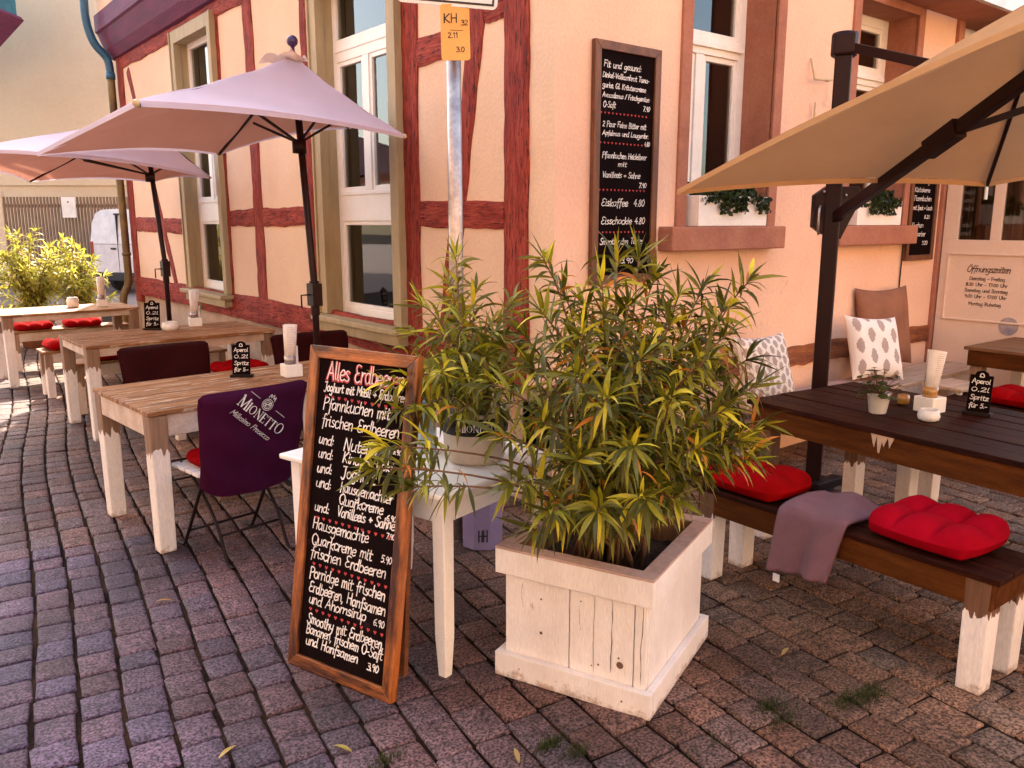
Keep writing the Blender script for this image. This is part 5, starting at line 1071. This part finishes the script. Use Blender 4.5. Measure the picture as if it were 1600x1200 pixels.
# second dark table on the right with bench and cushion
rt2 = thing('dark_table', 'brown wooden table at the right edge in front of the cream door', 'table', (3.44, -.72, 0), R(-2))
b = MB()
for i in range(5): b.box(i * .17 + .003, (i + 1) * .17 - .003, -1.5, 0, .715, .74)
b.build('table_top', m_darkw2 if False else m_woodY, rt2, bevel=.004)
b = MB(); b.box(.012, .036, -1.47, -.03, .60, .714); b.box(.814, .838, -1.47, -.03, .60, .714); b.box(.037, .813, -.054, -.03, .6, .714); b.build('apron', m_apron, rt2, bevel=.003)
for x in (.07, .78):
    for y in (-.09, -1.4): b = MB(); b.beam((x, y, 0), (x, y, .60), .085, .085, (0, 1, 0)); b.build('leg', m_dip, rt2, bevel=.005)
dark_bench('dark brown bench at the right edge before the second table', (2.85, -.85, 0), R(-2), 1.3)
cushion('red cushion on the bench at the right edge of the view', (3.02, -1.30, .45), R(85), w=.44, d=.36, h=.12, nx=2, ny=2)
# low pale table end beside it
o = thing('stool', 'pale wooden stool between the wall bench and the second table', 'stool', (3.05, -.62, 0), R(-8)); 
b = MB()
for i in range(3): b.box(0, .36, -.10 * (i + 1) + .003, -.10 * i - .003, .47, .495)
b.build('seat', m_pale_w, o, bevel=.004)
for x in (.03, .33):
    for y in (-.03, -.27): b = MB(); b.beam((x, y, 0), (x, y, .469), .03, .03, (0, 1, 0)); b.build('leg', m_white, o, bevel=.003)

# ---------------------------------------------------------------- things standing on the tables
def menu_holder(label, loc, rz=0, h=.22, tilt=.05, straw=False, gold=False):
    t = thing('menu_holder', label, 'menu holder', loc, rz, 'white block menu holders on the tables')
    b = MB(); b.box(-.052, .052, -.052, .052, 0, .075); b.build('block', m_white, t, bevel=.004)
    b = MB(); b.tube([(-.005, 0, .0755), (-.005, 0, .125)], .034, 20); b.build('glass_ring', m_gold if gold else m_metal, t, smooth=True)
    M_ = Matrix.Translation((-.005, 0, .10)) @ Matrix.Rotation(tilt, 4, 'Y'); b = MB(); n = 22; vs = []
    for z in (0, h):
        for k in range(n + 1):
            a = 2 * PI * k / n * .93 + 2.6; r_ = .030 + (.012 if z else 0); vs.append(M_ @ Vector((r_ * math.cos(a), r_ * math.sin(a), z)))
    b.add(vs, [(k, k + 1, n + 2 + k, n + 1 + k) for k in range(n)]); rl = b.build('rolled_menu', m_paper, t, smooth=True, solid=.0012)
    b = MB()
    for i in range(int(h / .010) - 2):
        z = .015 + i * .010; r_ = .030 + .012 * z / h + .0016
        vs = []
        L_ = random.Random(i).uniform(.5, .95)
        for k in range(9):
            a = -PI / 2 - az * 0 - .8 + 1.6 * L_ * k / 8
            for dz in (0, .003): vs.append(M_ @ Vector((r_ * math.cos(a), r_ * math.sin(a), z + dz)))
        b.add(vs, [(2 * k, 2 * k + 1, 2 * k + 3, 2 * k + 2) for k in range(8)])
    b.build('print', mat('menu_print', (.62, .53, .50), rough=.8, bump=0) if 'menu_print' not in MATS else MATS['menu_print'], rl)
    b = MB(); b.box(.022, .046, .002, .006, .0755, .18); b.build('card', m_paper, t)
    if straw:
        b = MB(); b.tube([(.045, .02, .08), (.055, .02, .20)], .006, 8); b.tube([(.035, .03, .08), (.03, .03, .19)], .006, 8); b.build('straw', m_green, t)
    return t
menu_holder('white block menu holder with rolled paper on the nearest light table', (-.99, 1.25, .74), az + .6, h=.21)
menu_holder('white block menu holder with green straws on the middle table', (-.65, 4.08, .74), az + .5, h=.22, straw=True)
menu_holder('white block menu holder on the farthest table by the shrubs', (-.88, 6.5, .74), az + .5, h=.22)
menu_holder('white block menu holder with brown ring on the long dark table', (1.06, -1.58, .74), az + .5, h=.20, tilt=.12, gold=True)
def chalk_card(label, loc, rz, w=.105, h=.20, lines=('Aperol', '0.2l', 'Spritz', 'für 5.-')):
    t = thing('chalk_card', label, 'chalk sign', loc, rz, 'small chalk signs standing on the tables')
    b = MB(); P_ = [(-w / 2, 0), (w / 2, 0), (w / 2, h - .02), (w / 2 - .02, h - .02)] + [(.03 * math.cos(a), h - .02 + .022 * math.sin(a)) for a in [PI * k / 8 for k in range(9)]] + [(-w / 2 + .02, h - .02), (-w / 2, h - .02)]
    M_ = Matrix.Translation((0, .004, .012)) @ Matrix.Rotation(PI / 2 - .12, 4, 'X'); b.prism(P_, .006, M_); bd = b.build('board_panel', m_board, t)
    b = MB(); b.box(-w / 2 - .012, w / 2 + .012, -.018, .03, 0, .016); b.build('foot', m_blackm, t, bevel=.002)
    b = MB(); rng = random.Random(int(loc[1] * 10))
    for i, l in enumerate(lines): ribbons(b, text_strokes(l, -w * .40, h * .70 - i * h * .195, w * .8, h * .11, i), .0035, .0072)
    ribbons(b, [[(-.008, h * .86), (-.004, h * .93), (.006, h * .93), (.01, h * .86), (-.008, h * .86)]], .004, .0072)
    b.v = [tuple(M_ @ Vector(p)) for p in b.v]; b.build('lettering', m_chalk, bd); return t
chalk_card('small chalk sign on the nearest light table', (-1.24, 1.40, .74), az + .05)
chalk_card('small chalk sign on the middle table beside the tealight', (-1.03, 4.02, .74), az + .05, w=.13, h=.24)
chalk_card('small chalk sign on the long dark table at the right', (1.16, -1.76, .74), az - .75, w=.10, h=.20)
def tealight(label, loc, r_=.052, h=.05):
    t = thing('tealight_bowl', label, 'tealight bowl', loc, 0, 'round white tealight bowls')
    b = MB(); b.lathe([(r_ * .6, 0), (r_ * .92, .008), (r_, h * .45), (r_ * .86, h), (r_ * .62, h), (r_ * .68, h * .5), (0, h * .45)], 30, cap1=False); b.build('bowl', m_porc, t, smooth=True)
    b = MB(); b.lathe([(.019, h * .46), (.019, h * .8)], 18); b.build('candle', m_paper, t); return t
tealight('round white tealight bowl on the long dark table', (.86, -1.67, .74), .050, .055)
tealight('round white tealight bowl on the middle light table', (-.92, 3.90, .74), .07, .075)
tealight('round white tealight bowl half hidden behind the menu board frame', (-.82, 1.14, .74), .045, .05)
jr = MB(); jr.lathe([(.05, 0), (.06, .01), (.06, .085), (.05, .10), (.05, .11), (.04, .11), (.04, .02), (0, .02)], 24, cap1=False); jr.build('jar', m_porc).data; J = bpy.data.objects['jar']; smooth_all(J.data); J.location = (-1.16, 6.55, .74); tag(J, 'white ceramic sugar jar on the farthest table', 'jar')
# small potted plant on the long dark table
pp = thing('potted_plant', 'small round-leaved plant in a white enamel pot on the long dark table', 'plant', (.83, -1.44, .74))
b = MB(); b.lathe([(.036, 0), (.040, .004), (.055, .10), (.058, .102), (.056, .104), (.052, .10), (.038, .01), (0, .01)], 30, cap1=False); b.build('pot', m_porc, pp, smooth=True)
b = MB(); b.lathe([(0, .085), (.05, .088)], 16, cap0=False, cap1=False); b.build('soil', m_soil, pp)
st, lv = MB(), MB(); rng = random.Random(12)
for k in range(46):
    a = rng.uniform(0, 2 * PI); r_ = rng.uniform(.02, .11); z = rng.uniform(.12, .24) - r_ * .5; q = Vector((r_ * math.cos(a), r_ * math.sin(a), z)); st.tube([(q.x * .15, q.y * .15, .085), (q.x * .6, q.y * .6, z * .8), q], .0016, 5)
    nrm_ = Vector((q.x * 3, q.y * 3, rng.uniform(.4, 1.2))).normalized(); x = nrm_.orthogonal().normalized(); y = nrm_.cross(x); s = rng.uniform(.014, .026); f = rng.uniform(.6, 1.4); lv.cur = (.045 * f, .06 * f, .012 * f)
    lv.add([q + nrm_ * .004] + [q + (x * math.cos(c) + y * math.sin(c)) * s * (1 + .12 * math.sin(c * 5)) for c in [2 * PI * w / 12 for w in range(12)]], [(0, 1 + w, 1 + (w + 1) % 12) for w in range(12)])
st.build('stems', m_stem, pp); lv.build('foliage', m_leaf, pp, col=True)
# honey glass by the menu holder
b = MB(); b.lathe([(.022, 0), (.03, .006), (.032, .035), (.026, .05), (.022, .05), (.022, .01), (0, .01)], 20, cap1=False); o = b.build('glass_bowl', m_gold, smooth=True); o.location = (1.12, -1.42, .74); tag(o, 'small amber glass bowl beside the white pot on the dark table', 'bowl')

# ---------------------------------------------------------------- background left: van, gate, pale house
vn = thing('parked_van', 'white van parked behind the shrubs with its rear doors towards the terrace', 'van', (1.86, 17.3, 0), R(-60))
def van():
    # local: rear face at y=0 facing -y, length along +y
    W2 = .84; b = MB(); prof = []   # cross-section (x,z) with rounded roof
    for sx in (1, -1):
        pass
    sec = [(W2, .42), (W2, 1.15), (W2 - .06, 1.62), (W2 - .16, 1.82), (W2 - .34, 1.90), (0, 1.92)]; sec = sec + [(-x, z) for x, z in sec[-2::-1]]
    ys = [(0, .985, .0), (.05, 1, 0), (2.9, 1, 0), (3.5, .97, -.55), (4.2, .90, -.95)]; vs = []
    for y, k, dz in ys:
        for x, z in sec: vs.append((x * k, y + (.10 * max(0, (z - 1.1)) if y < .1 else 0), max(.42, min(z, z + dz)) if z > 1.2 else z))
    n = len(sec); fs = [(i * n + k, i * n + k + 1, (i + 1) * n + k + 1, (i + 1) * n + k) for i in range(len(ys) - 1) for k in range(n - 1)] + [tuple(range(n)), tuple((len(ys) - 1) * n + k for k in range(n))[::-1]] + [(i * n, (i + 1) * n, (i + 1) * n + n - 1, i * n + n - 1) for i in range(len(ys) - 1)]
    b.add(vs, fs); body = b.build('body', m_van, vn, bevel=.03, seg=3)
    b = MB(); b.box(-.004, .004, -.006, .1, .5, 1.8, Matrix.Rotation(.0, 4, 'X')); b.box(-.72, .72, -.004, .05, 1.14, 1.146); b.build('door_seam', m_rubber, body)
    b = MB(); b.box(-.20, -.06, -.03, -.004, 1.02, 1.06); b.build('handle', m_rubber, body, bevel=.005)
    b = MB(); b.box(-.10, .14, .04, .09, 1.80, 1.84); b.build('brake_light', m_rubber, body)
    for s in (-1, 1):
        b = MB(); b.box(s * .80 - .045, s * .80 + .045, -.012, .06, .78, 1.20); b.build('tail_light', m_tail, vn, bevel=.01)
    b = MB(); b.box(-.84, .84, -.10, .05, .30, .50); b.build('bumper', m_rubber, vn, bevel=.03)
    b = MB(); b.box(.2, .52, -.008, .0, .86, .96); b.build('number_plate', m_signw, vn)
    for s in (-1, 1):
        for y in (.75, 3.3):
            b = MB(); b.tube([(s * .70, y, .31), (s * .85, y, .31)], .31, 24); wv = b.build('wheel', m_rubber, vn, bevel=.02)
            b = MB(); b.tube([(s * .80, y, .31), (s * .862, y, .31)], .18, 18); b.build('rim', m_metal, wv)
van()
DX = Vector((.783, -.622, 0)); DY = Vector((.622, .783, 0))     # facade direction of the lane behind
rzf = math.atan2(-.622, .783)
gt = thing('slat_gate', 'brown vertical slat gate closing the yard behind the white van', 'gate', (.15, 20.95, 0), rzf)
b = MB()
for i in range(46): b.box(i * .083, i * .083 + .045, 0, .03, .08, 2.26)
b.build('slats', m_fence, gt); b = MB(); b.box(0, 3.8, .03, .07, .3, .38); b.box(0, 3.8, .03, .07, 2.0, 2.08); b.build('rail', m_fence, gt)
b = MB(); b.box(-.16, -.01, -.04, .10, 0, 2.4); b.build('post', m_pale, gt)
o = thing('notice_plate', 'white notice plate fixed on the slat gate', 'sign', (1.27, 19.90, 1.75), rzf); b = MB(); b.box(0, .34, -.03, 0, 0, .50); b.build('plate', m_signw, o, bevel=.005); b = MB(); b.lathe([(.02, 0), (.02, .006)], 12); p_ = b.build('emblem', m_ink, o); p_.matrix_local = Matrix.Translation((.17, -.031, .38)) @ Matrix.Rotation(PI / 2, 4, 'X')
ph = thing('pale_house', 'tall plain cream rendered house wall filling the left background', 'house', (-6.4, 28.2, 0), rzf)
b = MB(); b.box(0, 16, 0, 8, 0, 11); b.build('wall', m_pale, ph)
b = MB(); b.box(7.9, 16, -.06, -.001, 2.6, 3.05); b.build('stringcourse', m_pale, ph)
b = MB(); b.box(0, 7.95, -.25, -.001, 0, 10.9); b.build('wall', m_pale, ph, label='slightly projecting left bay')
b = MB(); b.box(-.5, 16.5, -.6, 8.5, 11, 11.3); b.build('roof', m_roof, ph)
# teal roof edge seen in the upper left corner
te = thing('garage_roof', 'teal painted roof edge with purple underside in the upper left corner', 'roof', (-1.10, 20.4, 0), rzf)
b = MB(); b.add([(-1.2, -.5, 5.05), (.55, -.5, 5.35), (1.72, -.5, 6.35), (1.72, -.5, 7.6), (-1.2, -.5, 7.6), (-1.2, .8, 5.05), (.55, .8, 5.35), (1.72, .8, 6.35), (1.72, .8, 7.6), (-1.2, .8, 7.6)], [(0, 1, 2, 3, 4), (9, 8, 7, 6, 5), (2, 1, 6, 7), (3, 2, 7, 8), (4, 3, 8, 9), (0, 4, 9, 5), (1, 0, 5, 6)]); b.build('fascia', m_teal, te)
b = MB(); b.add([(-1.3, -.56, 4.9), (.62, -.56, 5.2), (1.82, -.56, 6.3), (1.76, -.56, 6.38), (.55, -.56, 5.32), (-1.3, -.56, 5.05), (-1.3, .9, 4.9), (.62, .9, 5.2), (1.82, .9, 6.3), (1.76, .9, 6.38), (.55, .9, 5.32), (-1.3, .9, 5.05)], [(0, 1, 4, 5), (1, 2, 3, 4), (0, 6, 7, 1), (1, 7, 8, 2), (2, 8, 9, 3), (11, 10, 7, 6), (10, 9, 8, 7)]); b.build('edge_board', m_purple, te)
# ---------------------------------------------------------------- houses of the square behind the viewer (out of view, placed for warm bounce and glass reflections)
def opposite(label, loc, rz, Lx, H, m, seed):
    t = thing('town_house', label, 'house', loc, rz); b = MB(); b.box(0, Lx, -6, 0, 0, H); b.build('wall', m, t)
    n = int(Lx / 2.2)
    for r_ in range(int(H / 3)):
        for i in range(n):
            b = MB(); x = 1 + i * 2.2; z = 1 + r_ * 3; b.box(x, x + 1, 0.001, .05, z, z + 1.5); w = b.build('window', m_white, t); b = MB(); b.box(x + .08, x + .92, .05, .06, z + .08, z + 1.42); b.build('pane', m_blackm, w)
    b = MB(); b.add([(-.4, .4, H), (Lx + .4, .4, H), (Lx + .4, -6.4, H), (-.4, -6.4, H), (-.4, -3, H + 3.4), (Lx + .4, -3, H + 3.4)], [(0, 1, 5, 4), (2, 3, 4, 5), (0, 4, 3), (1, 2, 5), (0, 3, 2, 1)]); b.build('roof', m_roof, t)
opposite('orange rendered town house across the square behind the viewer', (-8, -12.5, 0), 0, 22, 7.5, m_orange, 1)
opposite('cream rendered town house to the left across the square', (-12.0, 12, 0), -PI / 2, 24, 14, m_orange, 2)

# moss and grass tufts in the joints
b = MB(); rng = random.Random(77)
for cx, cy, n, sp_ in ((-1.41, -1.607, 260, .03), (-.68, -1.916, 240, .035), (-1.87, -1.345, 160, .03), (-1.38, -1.694, 200, .03), (-2.1, -1.3, 120, .03), (-.34, -2.10, 500, .045), (-.45, -2.07, 300, .04), (-1.55, -1.85, 200, .06), (-1.40, -1.98, 200, .05), (-.70, -1.98, 160, .05), (-1.0, -1.92, 90, .06)):
    for _ in range(n):
        x = cx + rng.gauss(0, sp_); y = cy + rng.gauss(0, sp_ * .5); h = rng.uniform(.010, .034); a = rng.uniform(0, 2 * PI); d = Vector((math.cos(a), math.sin(a), 0)); f = rng.uniform(.6, 1.4); b.cur = (.05 * f, .065 * f, .015 * f)
        b.add([(x - d.y * .0015, y + d.x * .0015, -.006), (x + d.y * .0015, y - d.x * .0015, -.006), (x + d.x * .012, y + d.y * .012, h)], [(0, 1, 2)])
tag(b.build('grass', m_leaf, col=True), 'short moss and grass tufts growing in the cobble joints', 'grass', kind='stuff')

# a few fallen leaves on the cobbles
for i, (x, y, a) in enumerate(((-2.27, -1.02, .4), (-1.93, -1.25, 2.0), (-1.55, -1.62, 1.1), (-2.05, .2, 2.7), (-.35, -1.75, .2))):
    b = MB(); b.cur = ((.55, .38, .10), (.40, .30, .06), (.5, .33, .12), (.42, .22, .06), (.5, .36, .14))[i]; leaf(b, (0, 0, 0), Vector((math.cos(a), math.sin(a), .25)), .075, .017, .6, random.Random(i)); o = b.build('fallen_leaf', m_leaf, col=True, smooth=True); o.location = (x, y, .008)
    tag(o, ('dry yellow leaf on the cobbles left of the menu board foot, bottom edge', 'dry olive leaf on the cobbles just below the menu board', 'dry tan leaf on the cobbles below the white planter', 'small yellow leaf on the cobbles left of the burgundy covered chair', 'tan leaf on the cobbles between planter and dark bench')[i], 'leaf', 'fallen leaves on the cobbles')
